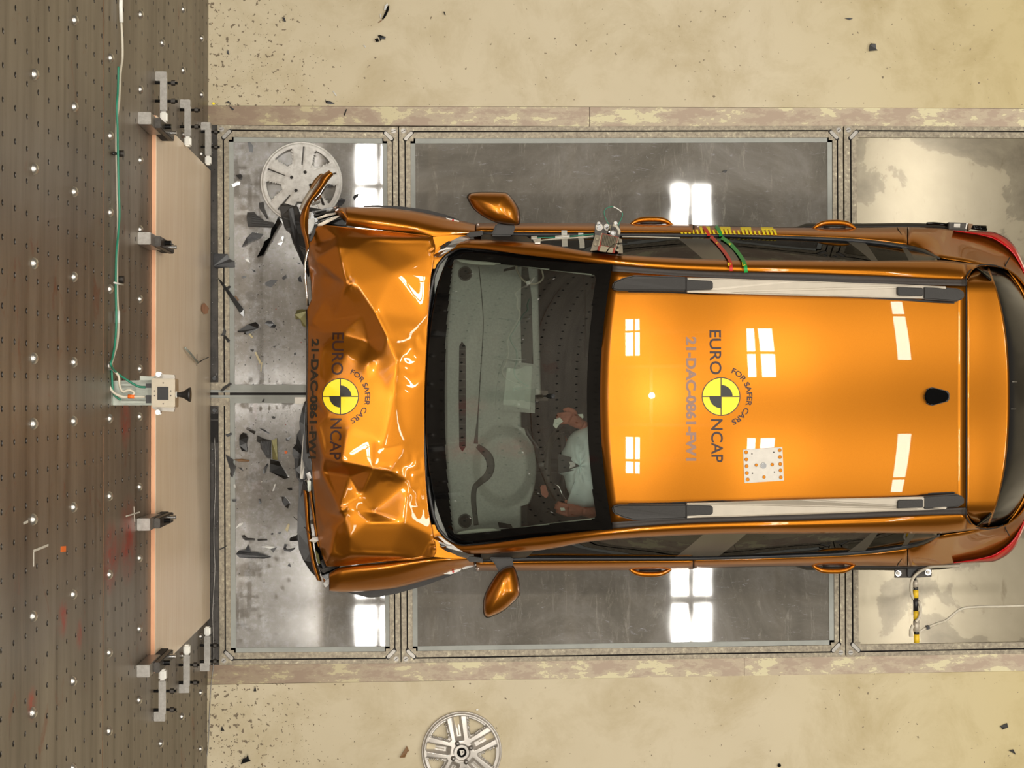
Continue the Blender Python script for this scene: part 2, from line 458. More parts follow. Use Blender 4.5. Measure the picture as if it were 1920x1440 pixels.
# ================================================================== STRUCTURE
def struct(o, label=None):
    o['kind'] = 'structure'
    if label: o['label'] = label
    return o
def slab(name, pts, z, h, mat, parent=None):
    return prism(name, pts, z - h, h, mat, parent)
def quadslab(name, x0, x1, y0, y1, z, h, mat, parent=None):
    return box(name, (x0, y0, z - h), (x1, y1, z), mat, parent)

# floor: one painted slab on each side of the test lane, a steel pan beneath the lane
fl_root = thing('floor', None, None, (1, 0, 0)); struct(fl_root, 'cream painted concrete hall floor beside the test lane')
YT = P(1155, 200, 0).y; YB = P(1155, 1271, 0).y
def lane_edge(pys):       # slightly out of square with the car, as photographed
    return [P(389, pys[0], 0), P(1930, pys[1], 0)]
te = lane_edge((198, 203)); be = lane_edge((1284, 1258))
def ext(e, x):            # extend an edge line to a world x
    t = (x - e[0].x) / (e[1].x - e[0].x); return e[0] + (e[1] - e[0]) * t
X0 = XW - 0.02; X1 = 15
def wslab(name, pts, ztop, h, mat, parent=None):
    bm = prism_bm([Vector((p[0], p[1], ztop)) for p in pts], [Vector((p[0], p[1], ztop - h)) for p in pts])
    return bm_obj(name, bm, mat, parent)
a, b = ext(te, X0), ext(te, X1)
wslab('concrete_slab', [(a.x, a.y), (b.x, b.y), (X1, 6.5), (X0, 6.5)], 0, 0.12, 'floor', fl_root)
a, b = ext(be, X0), ext(be, X1)
wslab('concrete_slab', [(a.x, a.y), (X0, -6.5), (X1, -6.5), (b.x, b.y)], 0, 0.12, 'floor', fl_root)
box('pit_floor', (X0, -3, -0.2), (X1, 3, -0.12), 'pitdark', fl_root)
adopt(fl_root)

# painted strips between the concrete and the lane frames
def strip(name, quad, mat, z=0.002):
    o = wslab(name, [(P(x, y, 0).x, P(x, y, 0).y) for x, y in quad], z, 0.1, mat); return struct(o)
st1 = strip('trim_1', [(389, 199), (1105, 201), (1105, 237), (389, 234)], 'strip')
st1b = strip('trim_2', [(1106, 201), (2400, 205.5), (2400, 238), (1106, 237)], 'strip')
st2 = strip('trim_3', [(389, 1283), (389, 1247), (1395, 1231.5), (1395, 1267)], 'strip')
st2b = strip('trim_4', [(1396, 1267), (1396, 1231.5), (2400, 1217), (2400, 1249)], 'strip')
st3 = strip('trim_5', [(389, 234), (408, 234), (412, 1247), (389, 1247)], 'pitdark', -0.006)

M['plug'] = simple('dull_plug_steel', srgb(190, 186, 180), 0.28, 0.9, 0.1, 60)
# barrier wall: a thick bored steel plate
PYH = 33.4 * H / F; PZH = 0.0155 * H
YR = PX(4, 766.7, XW).y                         # one row of bores
ZC = PX(27, 745, XW).z
ys = [YR + k * PYH for k in range(-32, 35)]; zs = [ZC + k * PZH for k in range(-30, 16) if ZC + k * PZH > 0.08]
def bored_plate():
    V = []; Fc = []; hy, hz = PYH / 2, PZH / 2; hole = []
    N = 8; cs = [(math.cos(2 * math.pi * (k + .5) / N), math.sin(2 * math.pi * (k + .5) / N)) for k in range(N)]
    for zc in zs:
        for yc in ys:
            b0 = len(V)
            V.extend([(XW, yc + sy * hy, zc + sz * hz) for sy, sz in ((1, 1), (-1, 1), (-1, -1), (1, -1))])
            r1, r2 = 0.0105, 0.0100
            V.extend([(XW, yc + c * r1, zc + s_ * r1) for c, s_ in cs])
            V.extend([(XW - 0.003, yc + c * r2, zc + s_ * r2) for c, s_ in cs])
            V.extend([(XW - 0.022, yc + c * r2, zc + s_ * r2) for c, s_ in cs])
            # octagon to square: corner q sits between octagon points 2q and 2q+1
            for q in range(4):
                k0, k1, k2 = (2 * q) % 8, (2 * q + 1) % 8, (2 * q + 2) % 8
                Fc.append((b0 + q, b0 + 4 + k0, b0 + 4 + k1)); hole.append(0)
                Fc.append((b0 + q, b0 + 4 + k1, b0 + 4 + k2, b0 + (q + 1) % 4)); hole.append(0)
            for k in range(N):
                k2 = (k + 1) % N
                Fc.append((b0 + 4 + k, b0 + 12 + k, b0 + 12 + k2, b0 + 4 + k2)); hole.append(1)
                Fc.append((b0 + 12 + k, b0 + 20 + k, b0 + 20 + k2, b0 + 12 + k2)); hole.append(2)
            Fc.append(tuple(b0 + 20 + k for k in range(N))); hole.append(2)
    return V, Fc, hole
V, Fc, hole = bored_plate()
wl = thing('wall_left', None, None, (XW, 0, 0)); struct(wl, 'tall weathered steel crash barrier bored with rows of holes')
pl = mesh_obj('steel_plate', V, Fc, ['wall', 'darksteel', 'hole'], wl)
pl.data.polygons.foreach_set('material_index', hole)
bm = bmesh.new(); bm.from_mesh(pl.data); bmesh.ops.recalc_face_normals(bm, faces=bm.faces); bm.to_mesh(pl.data); bm.free()
if sum(p.normal.x * p.area for p in pl.data.polygons) < 0: pl.data.flip_normals()
pl['kind'] = 'stuff'
zlo = min(zs) - PZH / 2; zhi = max(zs) + PZH / 2; ylo = min(ys) - PYH / 2; yhi = max(ys) + PYH / 2
box('plate_backing', (XW - 0.5, -6.5, 0), (XW - 0.025, 6.5, CEIL), 'wall', wl)
box('plate_margin', (XW - 0.03, ylo, -0.1), (XW, yhi, zlo), 'wall', wl)
box('plate_margin', (XW - 0.03, ylo, zhi), (XW, yhi, CEIL), 'wall', wl)
box('plate_margin', (XW - 0.03, yhi, -0.1), (XW, 6.5, CEIL), 'wall', wl)
box('plate_margin', (XW - 0.03, -6.5, -0.1), (XW, ylo, CEIL), 'wall', wl)
# large domed plugs; rows are measured along the floor, columns by height
dome = None
colz = [(.434, 0), (.3716, 0), (.3024, 0), (.2318, 0), (.171, 0), (.102, 0), (.03, 0), (.4985, 0), (.561, 0)]
rows_ = [-747, -648, -546, -439, -338, -239, -140, -40.7, 27.6, 127.5, 228.5, 329, 430, 531, 632, 733]
for ci, (zf, _) in enumerate(colz):
    for ri, rr in enumerate(rows_):
        y = -rr * H / F; z = zf * H
        if zf < 0.2 and -335 < rr < 430: continue              # behind the plywood
        if abs(y) > 2.7: continue
        if dome is None:
            bm = bmesh.new(); bmesh.ops.create_uvsphere(bm, u_segments=14, v_segments=8, radius=0.020)
            bmesh.ops.delete(bm, geom=[v for v in bm.verts if v.co.z < -0.004], context='VERTS')
            bmesh.ops.transform(bm, matrix=Matrix.Rotation(math.pi / 2, 4, 'Y') @ Matrix.Scale(0.85, 4, (0, 0, 1)), verts=bm.verts)
            o = bm_obj('domed_plug', bm, 'plug', wl, True); dome = o
        else:
            o = dome.copy(); COL.objects.link(o)
        o.parent = wl; o.location = (XW, y, z)
bpy.context.view_layer.update()
adopt(wl)
# plate joints and chalk marks on the barrier, thin strips lying on the steel
def wallstrip(name, p, q, w, mat, parent, d=0.0015):
    A, B = PX(*p, XW), PX(*q, XW); t = (B - A).normalized(); u = Vector((0, -t.z, t.y)) * w / 2
    V = [A + u, B + u, B - u, A - u]; V = V + [v + Vector((d, 0, 0)) for v in V]
    o = mesh_obj(name, V, [(3, 2, 1, 0), (4, 5, 6, 7), (0, 1, 5, 4), (1, 2, 6, 5), (2, 3, 7, 6), (3, 0, 4, 7)], mat, parent)
    o.matrix_parent_inverse = Matrix.Translation(-parent.location)
    return o
M['chalk'] = simple('chalk', srgb(190, 184, 172), 0.9, 0, 0.1, 80)
M['joint'] = simple('rusty_joint', srgb(112, 80, 54), 0.6, 0.2, 0.3, 20)
for p, q, w in (((63, 1035), (63, 1062), .006), ((63, 1033), (90, 1022), .008), ((251, 950), (252, 978), .006), ((236, 968), (262, 960), .006), ((44, 981), (52, 978), .008)):
    wallstrip('chalk_mark', p, q, w, 'chalk', wl)
wallstrip('plate_joint', (194.5, 0), (194.5, 700), .004, 'joint', wl)
wallstrip('plate_joint', (194.5, 800), (192, 1440), .005, 'joint', wl)
o = wallstrip('paint_patch', (114, 1030), (123, 1029), .02, 'orange', wl)

# rest of the hall: outside the picture, but it is what the paint and glass mirror
def bigbox(n, lo, hi, m): return struct(box(n, lo, hi, m))
bigbox('ceiling', (XW - 0.4, -7, CEIL + 0.35), (15.5, 7, CEIL + 0.5), 'ceil')
bigbox('wall_right', (15, -7, -0.2), (15.1, 7, CEIL + 0.4), 'hallwall')
bigbox('wall_far', (XW - 0.4, 6.5, -0.2), (15.5, 6.6, CEIL + 0.4), 'hallwall')
bigbox('wall_near', (XW - 0.4, -6.6, -0.2), (15.5, -6.5, CEIL + 0.4), 'hallwall')
for k, (y, w) in enumerate(((2.62, .16), (-2.5, .12), (4.3, .2), (-4.4, .2), (1.2, .1), (-1.1, .1))):
    bigbox('trim_%d' % (20 + k), (XW, y - w / 2, CEIL + 0.08), (15, y + w / 2, CEIL + 0.34), 'beam')
for k, x in enumerate((0.0, 1.7, 4.3, 7.4)):
    bigbox('trim_%d' % (30 + k), (x - 0.06, -6.5, CEIL + 0.12), (x + 0.06, 6.5, CEIL + 0.33), 'beam')

# ---- lane panels with their grooved frames
def bar(name, p, q, w, parent, z=0.006, groove=0.16, gw=0.12):
    """grooved extrusion from p to q (photo points on the floor); w = width in px; groove = position of the slot"""
    A, B = P(*p, 0), P(*q, 0); t = (B - A).normalized(); u = Vector((-t.y, t.x, 0))
    W = w * H / F; prof = [(-.5, -0.05), (-.5, z - .001), (-.49, z), (groove - gw / 2, z), (groove - gw / 2, z - 0.02), (groove + gw / 2, z - 0.02), (groove + gw / 2, z), (.49, z), (.5, z - .001), (.5, -0.05)]
    V = []
    for E in (A, B):
        for s_, zz in prof: V.append(Vector((E.x, E.y, 0)) + u * s_ * W + Vector((0, 0, zz)))
    n = len(prof); Fc = [(i, i + 1, n + i + 1, n + i) for i in range(n - 1)] + [(n - 1, 0, n, 2 * n - 1), tuple(range(n)), tuple(range(2 * n - 1, n - 1, -1))]
    o = mesh_obj(name, V, Fc, ['rail', 'gap'], parent)
    mi = [0] * len(Fc); mi[3] = mi[4] = mi[5] = 1
    o.data.polygons.foreach_set('material_index', mi)
    bm = bmesh.new(); bm.from_mesh(o.data); bmesh.ops.recalc_face_normals(bm, faces=bm.faces); bm.to_mesh(o.data); bm.free()
    return o
def pstrip(name, p, q, w, z, h, mat, parent):
    A, B = P(*p, 0), P(*q, 0); t = (B - A).normalized(); u = Vector((-t.y, t.x, 0)) * (w * H / F / 2)
    return wslab(name, [(v.x, v.y) for v in (A + u, B + u, B - u, A - u)], z, h, mat, parent)
def corner(px, py, sx, sy, root):
    """corner plate with a slotted screw and a slotted latch"""
    c = P(px, py, 0); k = H / F; z = 0.008
    o = wslab('corner_plate', [(c.x + a * 13.5 * k, c.y + b_ * 13.5 * k) for a, b_ in ((-1, -1), (1, -1), (1, 1), (-1, 1))], z, 0.02, 'rail', root)
    sc = cyl('screw', (c.x - sx * 5.5 * k, c.y - sy * 5.5 * k, z), 4.6 * k, 0.004, 'steel', root, seg=18)
    a = random.random() * 0.8
    s_ = box('screw_slot', (-4 * k, -0.5 * k, 0), (4 * k, 0.5 * k, 0.0005), 'gap', root)
    s_.data.transform(Matrix.Translation(Vector((c.x - sx * 5.5 * k, c.y - sy * 5.5 * k, z + 0.0021))) @ Matrix.Rotation(a, 4, 'Z'))
    # latch: rounded bar lying across the inner corner
    L, w = 7.0 * k, 3.3 * k; ang = math.atan2(sx, -sy) if False else math.atan2(-sx * 1.0, sy * 1.0)
    pts = []
    for i in range(16):
        th = 2 * math.pi * i / 16; pts.append((math.cos(th) * w + (L if math.cos(th) > 0 else -L), math.sin(th) * w))
    def bld(nm, s2, zz, m):
        cc = Vector((c.x + sx * 4.0 * k, c.y + sy * 4.0 * k, 0)); rot = Matrix.Rotation(ang, 2)
        q = [rot @ Vector((x * s2, y * s2)) for x, y in pts]
        return wslab(nm, [(cc.x + v.x, cc.y + v.y) for v in q], zz, 0.01, m, root)
    bld('latch_recess', 1.25, z + 0.0004, 'gap'); bld('latch', 1.0, z + 0.006, 'steel')
def frame(label, x0t, x1t, x0b, x1b, yt0, yt1, yb0, yb1, panel, wv=20, bars='tblr', gask=True):
    """corners: (x0t,yt0) (x1t,yt1) (x1b,yb1) (x0b,yb0) = outer edge of the frame in the photo"""
    root = thing('floor_panel', label, 'panel', P((x0t + x1t) / 2, (yt0 + yb0) / 2, 0), 'framed panels along the test lane')
    g = 9 if gask else 0
    def il(t, inset):  # inner line points
        pass
    wt = 22
    wl_, wr = wv if isinstance(wv, tuple) else (wv, wv)
    # panel
    ins = [(x0t + wl_, yt0 + wt), (x1t - wr, yt1 + wt), (x1b - wr, yb1 - wt), (x0b + wl_, yb0 - wt)]
    pan = wslab('glazing' if panel == 'pane' else 'cover_plate', [(P(*q, 0).x, P(*q, 0).y) for q in ins], -0.004, 0.03, panel, root)
    if gask:
        for (p, q, dx, dy) in ((ins[0], ins[1], 0, 1), (ins[3], ins[2], 0, -1), (ins[0], ins[3], 1, 0), (ins[1], ins[2], -1, 0)):
            pp = (p[0] + dx * g / 2, p[1] + dy * g / 2); qq = (q[0] + dx * g / 2, q[1] + dy * g / 2)
            if p == ins[0] and q == ins[3]: pass
            pstrip('sealant', pp, qq, g, 0.001, 0.02, 'gasket', root)
    bar('frame_bar', (x0t, yt0 + wt / 2), (x1t, yt1 + wt / 2), wt, root, groove=0.08)
    bar('frame_bar', (x0b, yb0 - wt / 2), (x1b, yb1 - wt / 2), wt, root, groove=-0.08)
    if 'l' in bars: bar('frame_bar', (x0t + wl_ / 2, yt0), (x0b + wl_ / 2, yb0), wl_, root, groove=0.02)
    if 'r' in bars: bar('frame_bar', (x1t - wr / 2, yt1), (x1b - wr / 2, yb1), wr, root, groove=-0.02)
    if 'l' in bars:
        corner(x0t + 13.5, yt0 + 13.5, 1, -1, root); corner(x0b + 13.5, yb0 - 13.5, 1, 1, root)
    if 'r' in bars:
        corner(x1t - 13.5, yt1 + 13.5, -1, -1, root); corner(x1b - 13.5, yb1 - 13.5, -1, 1, root)
    adopt(root); return root
frame('scratched glazed panel with grey sealed edge, nearest the steel barrier', 408, 746, 412, 751, 235, 238, 1246, 1243, 'pane', (21, 20))
frame('long scratched glazed panel under the middle of the car', 748.5, 1580, 753, 1584, 238, 236, 1243, 1231, 'pane', (21, 20))
frame('stained steel plate panel under the back of the car', 1582, 2400, 1586, 2404, 236, 240, 1231, 1217, 'plate', 24, 'l', False)

# pull-rope channel down the middle of the lane
ch = thing('tow_channel', 'narrow twin-rail tow channel running out from the barrier under the car', 'channel', P(480, 739, 0))
def psl(name, pts, z, h, mat, root): return wslab(name, [(P(x, y, 0).x, P(x, y, 0).y) for x, y in pts], z, h, mat, root)
psl('channel_rail', [(391, 731), (760, 731), (760, 736), (391, 736)], 0.010, 0.04, 'gasket', ch)
psl('channel_rail', [(391, 741), (760, 741), (760, 746), (391, 746)], 0.010, 0.04, 'gasket', ch)
psl('channel_slot', [(391, 736), (760, 736), (760, 741), (391, 741)], 0.0035, 0.04, 'gap', ch)
psl('side_seal', [(428, 721), (740, 721), (740, 731), (428, 731)], 0.004, 0.03, 'gasket', ch)
psl('side_seal', [(428, 746), (740, 746), (740, 756), (428, 756)], 0.004, 0.03, 'gasket', ch)
psl('end_plate', [(393, 717), (428, 717), (428, 731), (393, 731)], 0.016, 0.03, 'rail', ch)
psl('end_plate', [(393, 746), (429, 746), (429, 761), (393, 761)], 0.016, 0.03, 'rail', ch)
psl('joint_plate', [(553, 745), (575, 745), (575, 757), (553, 757)], 0.014, 0.02, 'alu', ch)
for q in ((403, 709), (403, 769)):
    cyl('channel_bolt', P(q[0], q[1], 0.01), 0.012, 0.03, 'gloss', ch)
psl('shadow_slot', [(396, 776), (409, 776), (409, 786), (396, 786)], 0.002, 0.02, 'gap', ch)
psl('shadow_slot', [(396, 789), (409, 789), (409, 830), (396, 830)], 0.002, 0.02, 'gap', ch)
adopt(ch)
# ================================================================== BARRIER FITTINGS
zt = 1.75
bx = thing('plywood_board', 'tall pale plywood board clamped flat against the steel barrier', 'board', (XW + .01, 0, 0.06))
yT = PX(283, 210, XW + .012).y; yB = PX(283, 1265, XW + .012).y
box('board_face', (XW + 0.020, yB, 0.05), (XW + 0.022, yT, zt), 'wood', bx)
box('board_core', (XW + 0.001, yB, 0.05), (XW + 0.020, yT, zt + 0.0005), 'wood_edge', bx)
# a torn flap of veneer and a pencil nick
def onboard(px, py, dx=0.0): return PX(px, py, XW + 0.0225 + dx)
pts = [(378, 572), (384, 568), (388, 573), (392, 578), (389, 588), (383, 589), (378, 582)]
bm = prism_bm([onboard(x, y, .004) for x, y in pts], [onboard(x, y, 0) for x, y in pts]); bm.free()
V = [onboard(x, y, .003) for x, y in pts]
mesh_obj('torn_veneer', V, [tuple(range(len(V)))], 'wood_edge', bx)
adopt(bx)
cp = thing('metal_clip', 'small folded green-grey metal clip stuck to the plywood board', 'clip', onboard(360, 668))
tube('clip_arm', [onboard(347, 652, .012), onboard(358, 664, .02), onboard(371, 680, .012)], 0.006, 'bracket', cp)
tube('clip_wire', [onboard(372, 680, .008), onboard(382, 674, .01), onboard(391, 670, .012)], 0.0025, 'darksteel', cp)
tube('clip_pin', [onboard(369.5, 664, .01), onboard(369, 686, .01)], 0.0015, 'darksteel', cp)
adopt(cp)

def top_clamp(py, label, grp='clamps along the top of the plywood board'):
    y0 = PX(270, py, XW).y; w = 0.027; s = 1 if y0 > 0 else -1
    r = thing('board_clamp', label, 'clamp', (XW, y0, 1.95), grp)
    box('clamp_block', (XW, y0 - w, 1.80), (XW + 0.056, y0 + w, 2.07), 'steel', r, 0.002)
    box('clamp_jaw', (XW + 0.056, y0 - w * .95, 1.62), (XW + 0.082, y0 + w * .75, 1.97), 'darksteel', r, 0.003)
    cyl('clamp_screw', (XW + 0.095, y0, 1.86), 0.012, 0.03, 'gloss', r, 'X')
    cyl('clamp_screw', (XW + 0.095, y0 - s * 0.004, 1.72), 0.010, 0.03, 'chrome', r, 'X')
    box('clamp_shim', (XW + 0.0226, y0 - w * .8, 1.6), (XW + 0.056, y0 + w * .8, 1.78), 'gap', r)
    adopt(r)
top_clamp(232, 'square steel clamp on the board top, at the corner by the white wheel cover')
top_clamp(453, 'square steel clamp on the board top beside the bright streak on the plywood')
top_clamp(978, 'square steel clamp on the board top next to the red paint smear and chalk cross')
top_clamp(1246, 'square steel clamp on the board top, at the corner by the lower side clamps')
def side_clamp(z, pya, pyb, pxw, label):
    """horizontal arm on the barrier; pya = end block, pyb = tip on the board, in px at height z"""
    sc = F / (H - z); ya = (745 - pya) / sc; yb = (745 - pyb) / sc; s = 1 if yb < ya else -1    # tip points along -s
    r = thing('board_clamp', label, 'clamp', (XW, ya, z), 'clamps along the upright sides of the plywood board')
    def yb_(a, b): return (min(a, b), max(a, b))
    y0, y1 = yb_(ya, ya - s * 0.045)
    box('clamp_block', (XW, y0, z - 0.05), (XW + 0.052, y1, z), 'steel', r, 0.002)
    y0, y1 = yb_(ya - s * 0.035, yb + s * 0.05)
    box('clamp_arm', (XW + 0.025, y0, z - 0.022), (XW + 0.058, y1, z + 0.022), 'steel', r, 0.004)
    y0, y1 = yb_(yb + s * 0.05, yb)
    box('painted_tip', (XW + 0.025, y0, z - 0.022), (XW + 0.058, y1, z + 0.022), 'white', r, 0.007)
    for k in (0.42, 0.72):
        yy = yb + (ya - yb) * k
        if k > .5: yy = ya - s * 0.055
        cyl('clamp_bolt', (XW + 0.05, yy, z - 0.0), 0.007, 0.11, 'gloss', r, 'X')
        cyl('bolt_head', (XW + 0.084, yy, z - 0.0), 0.013, 0.018, 'darksteel', r, 'X', seg=6)
    adopt(r)
side_clamp(1.66, 139, 235, 0, 'white-tipped arm clamp, highest on the upper board edge, blue chalk on its arm')
side_clamp(0.97, 191, 279, 0, 'white-tipped arm clamp, middle one of the upper board edge')
side_clamp(0.27, 233, 313, 0, 'white-tipped arm clamp, lowest one of the upper board edge beside the lane corner')
side_clamp(1.66, 1345, 1248, 0, 'white-tipped arm clamp, highest on the lower board edge')
side_clamp(0.97, 1293, 1203, 0, 'white-tipped arm clamp, middle one of the lower board edge')
side_clamp(0.27, 1253, 1170, 0, 'white-tipped arm clamp, lowest one of the lower board edge beside the lane corner')

# sensor box on its bracket, high on the barrier
zb = 2.62
def B(px, py, z=zb): return P(px, py, z)
sb = thing('sensor_box', 'beige metal sensor box with dark square window on a barrier bracket above the board', 'sensor', B(300, 740))
prism('bracket_plate', [(206, 714), (286, 713), (286, 760), (206, 760)], zb - 0.05, 0.006, 'bracket', sb)
prism('bracket_rib', [(206, 714), (210, 714), (210, 760), (206, 760)], zb - 0.05, 0.03, 'bracket', sb)
prism('bracket_rib', [(226, 720), (284, 720), (284, 723), (226, 723)], zb - 0.05, 0.03, 'bracket', sb)
prism('bracket_rib', [(226, 752), (284, 752), (284, 756), (226, 756)], zb - 0.05, 0.03, 'bracket', sb)
prism('wall_plate', [(262, 705), (290, 706), (290, 713), (262, 713)], zb - 0.03, 0.02, 'bracket', sb)
prism('side_bracket', [(292, 701), (327, 703), (328, 712), (284, 712)], zb - 0.05, 0.02, 'alu', sb)
prism('side_bracket', [(284, 763), (328, 764), (326, 772), (292, 770)], zb - 0.05, 0.02, 'alu', sb)
hs = prism('housing', [(283.5, 709), (328, 710), (328, 764), (283.5, 763)], zb - 0.06, 0.09, 'box', sb, bevel=0.003)
zq = zb + 0.03
prism('window', [(295, 725), (316, 725), (316, 750), (295, 750)], zq, 0.002, 'gloss', sb, bevel=0.0005)
for q in ((290, 733), (290, 742), (320, 733), (320, 742), (306, 718), (306, 757)):
    cyl('housing_screw', P(q[0], q[1], zq + 0.001), 0.003, 0.003, 'darksteel', sb, seg=8)
for q in ((298, 702), (297, 773)):
    cyl('wing_nut', P(q[0], q[1], zb), 0.011, 0.03, 'chrome', sb, seg=10)
prism('socket', [(273, 719), (284, 719), (284, 727), (273, 727)], zb - 0.03, 0.04, 'black', sb)
prism('socket', [(273, 741), (284, 741), (284, 756), (273, 756)], zb - 0.03, 0.04, 'black', sb)
V_ = []
# rubber horn
prof = [(0, .009), (.012, .010), (.028, .014), (.040, .022), (.050, .029), (.056, .030)]
c0 = B(331, 740, zb)
path = [Vector((c0.x + a, c0.y, zb)) for a, r in prof]
tube('horn', path, [r for a, r in prof], 'black', sb, 20)
cyl('horn_collar', (c0.x - 0.004, c0.y, zb), 0.013, 0.012, 'white', sb, 'X')
adopt(sb)
# cables
def cable(name, label, pts, rad, mat, parts=(), cat='cable', n=8, grp=None):
    o = tube(name, spline(pts, n), rad, mat, None, 8); tag(o, label, cat, grp); return o
def Wp(px, py, off=0.012): return PX(px, py, XW + off)
wc = [(227, 38), (229, 70), (229.5, 108), (226, 135), (223, 190), (219, 225), (218, 270), (219.5, 330), (221, 400), (221, 436), (220, 462), (219, 500), (220, 560), (222, 600), (220, 640), (214, 665), (208, 684)]
cable('cable', 'long pale cable hanging down the barrier to the sensor box', [Wp(*q) for q in wc] + [P(203, 700, zb - .02), P(203, 718, zb), P(212, 735, zb), P(228, 744, zb), P(243, 744, zb), P(272, 744, zb)], 0.0052, 'cable_w')
cg = [(222, 125), (221, 170), (219, 200), (220.5, 240), (221, 280), (222.5, 350), (224, 400), (221.5, 440), (218, 480), (217, 540), (218, 600), (216, 640), (211, 670), (208, 684)]
cable('cable', 'green cable twisted with the pale one down the barrier', [Wp(q[0], q[1], .02) for q in cg] + [P(218, 698, zb), P(236, 711, zb), P(258, 724, zb), P(273, 726, zb)], 0.0045, 'cable_g')
cable('cable', 'short green cable looping behind the sensor bracket', [P(209, 688, zb), P(210, 705, zb), P(211, 725, zb - .01), P(214, 740, zb - .01), P(226, 750, zb - .02)], 0.0045, 'cable_g')
cable('cable', 'pale cable coil resting on the sensor bracket', [P(209, 690, zb), P(222, 705, zb), P(224, 722, zb), P(230, 734, zb), P(242, 731, zb), P(251, 736, zb), P(247, 742, zb), P(232, 744, zb), P(215, 738, zb)], 0.005, 'cable_w')
tag(tube('cable_sleeve', [Wp(227.5, -30, .014), Wp(226.5, 10, .014), Wp(227.5, 42, .014)], 0.0085, 'white'), 'thick white sleeve on the barrier cable at the top of the photo', 'cable')
tag(tube('cable_tag', [P(240, 743.5, zb), P(252, 743.5, zb)], 0.0085, 'orange'), 'small orange tag on the cable beside the sensor box', 'tag')
tp = thing('cable_clip', 'black clip with a knob holding the cables above the board', 'clip', Wp(222, 287))
tube('clip_knob', [Wp(212, 288, .01), Wp(230, 287, .01)], 0.006, 'black', tp); cyl('knob', Wp(228, 288, .02), 0.014, 0.02, 'darksteel', tp, 'X')
adopt(tp)
tp = thing('cable_clip', 'clip and white tape holding the cables, above the second clamp', 'clip', Wp(222, 533))
cyl('knob', Wp(228, 524, .02), 0.015, 0.02, 'darksteel', tp, 'X'); tube('tape_strip', [Wp(214, 530, .026), Wp(231, 534, .022)], 0.004, 'whitetape', tp)
adopt(tp)
tag(tube('tape_wrap', [Wp(220, 583, .016), Wp(220, 606, .016)], 0.011, 'whitetape'), 'pale tape wrapped round both barrier cables', 'tape')
cable('cable', 'thin grey cord along the foot of the barrier below the board',
      [Vector((XW + .02, P(0, y, 0).y, 0.012)) + Vector((P(x, y, 0).x - P(390, y, 0).x, 0, 0)) for x, y in ((397, 820), (399, 900), (396, 1000), (398, 1070), (394, 1150), (396, 1240), (391, 1290), (388, 1350), (386, 1400), (379, 1450), (372, 1500))], 0.003, 'steel')

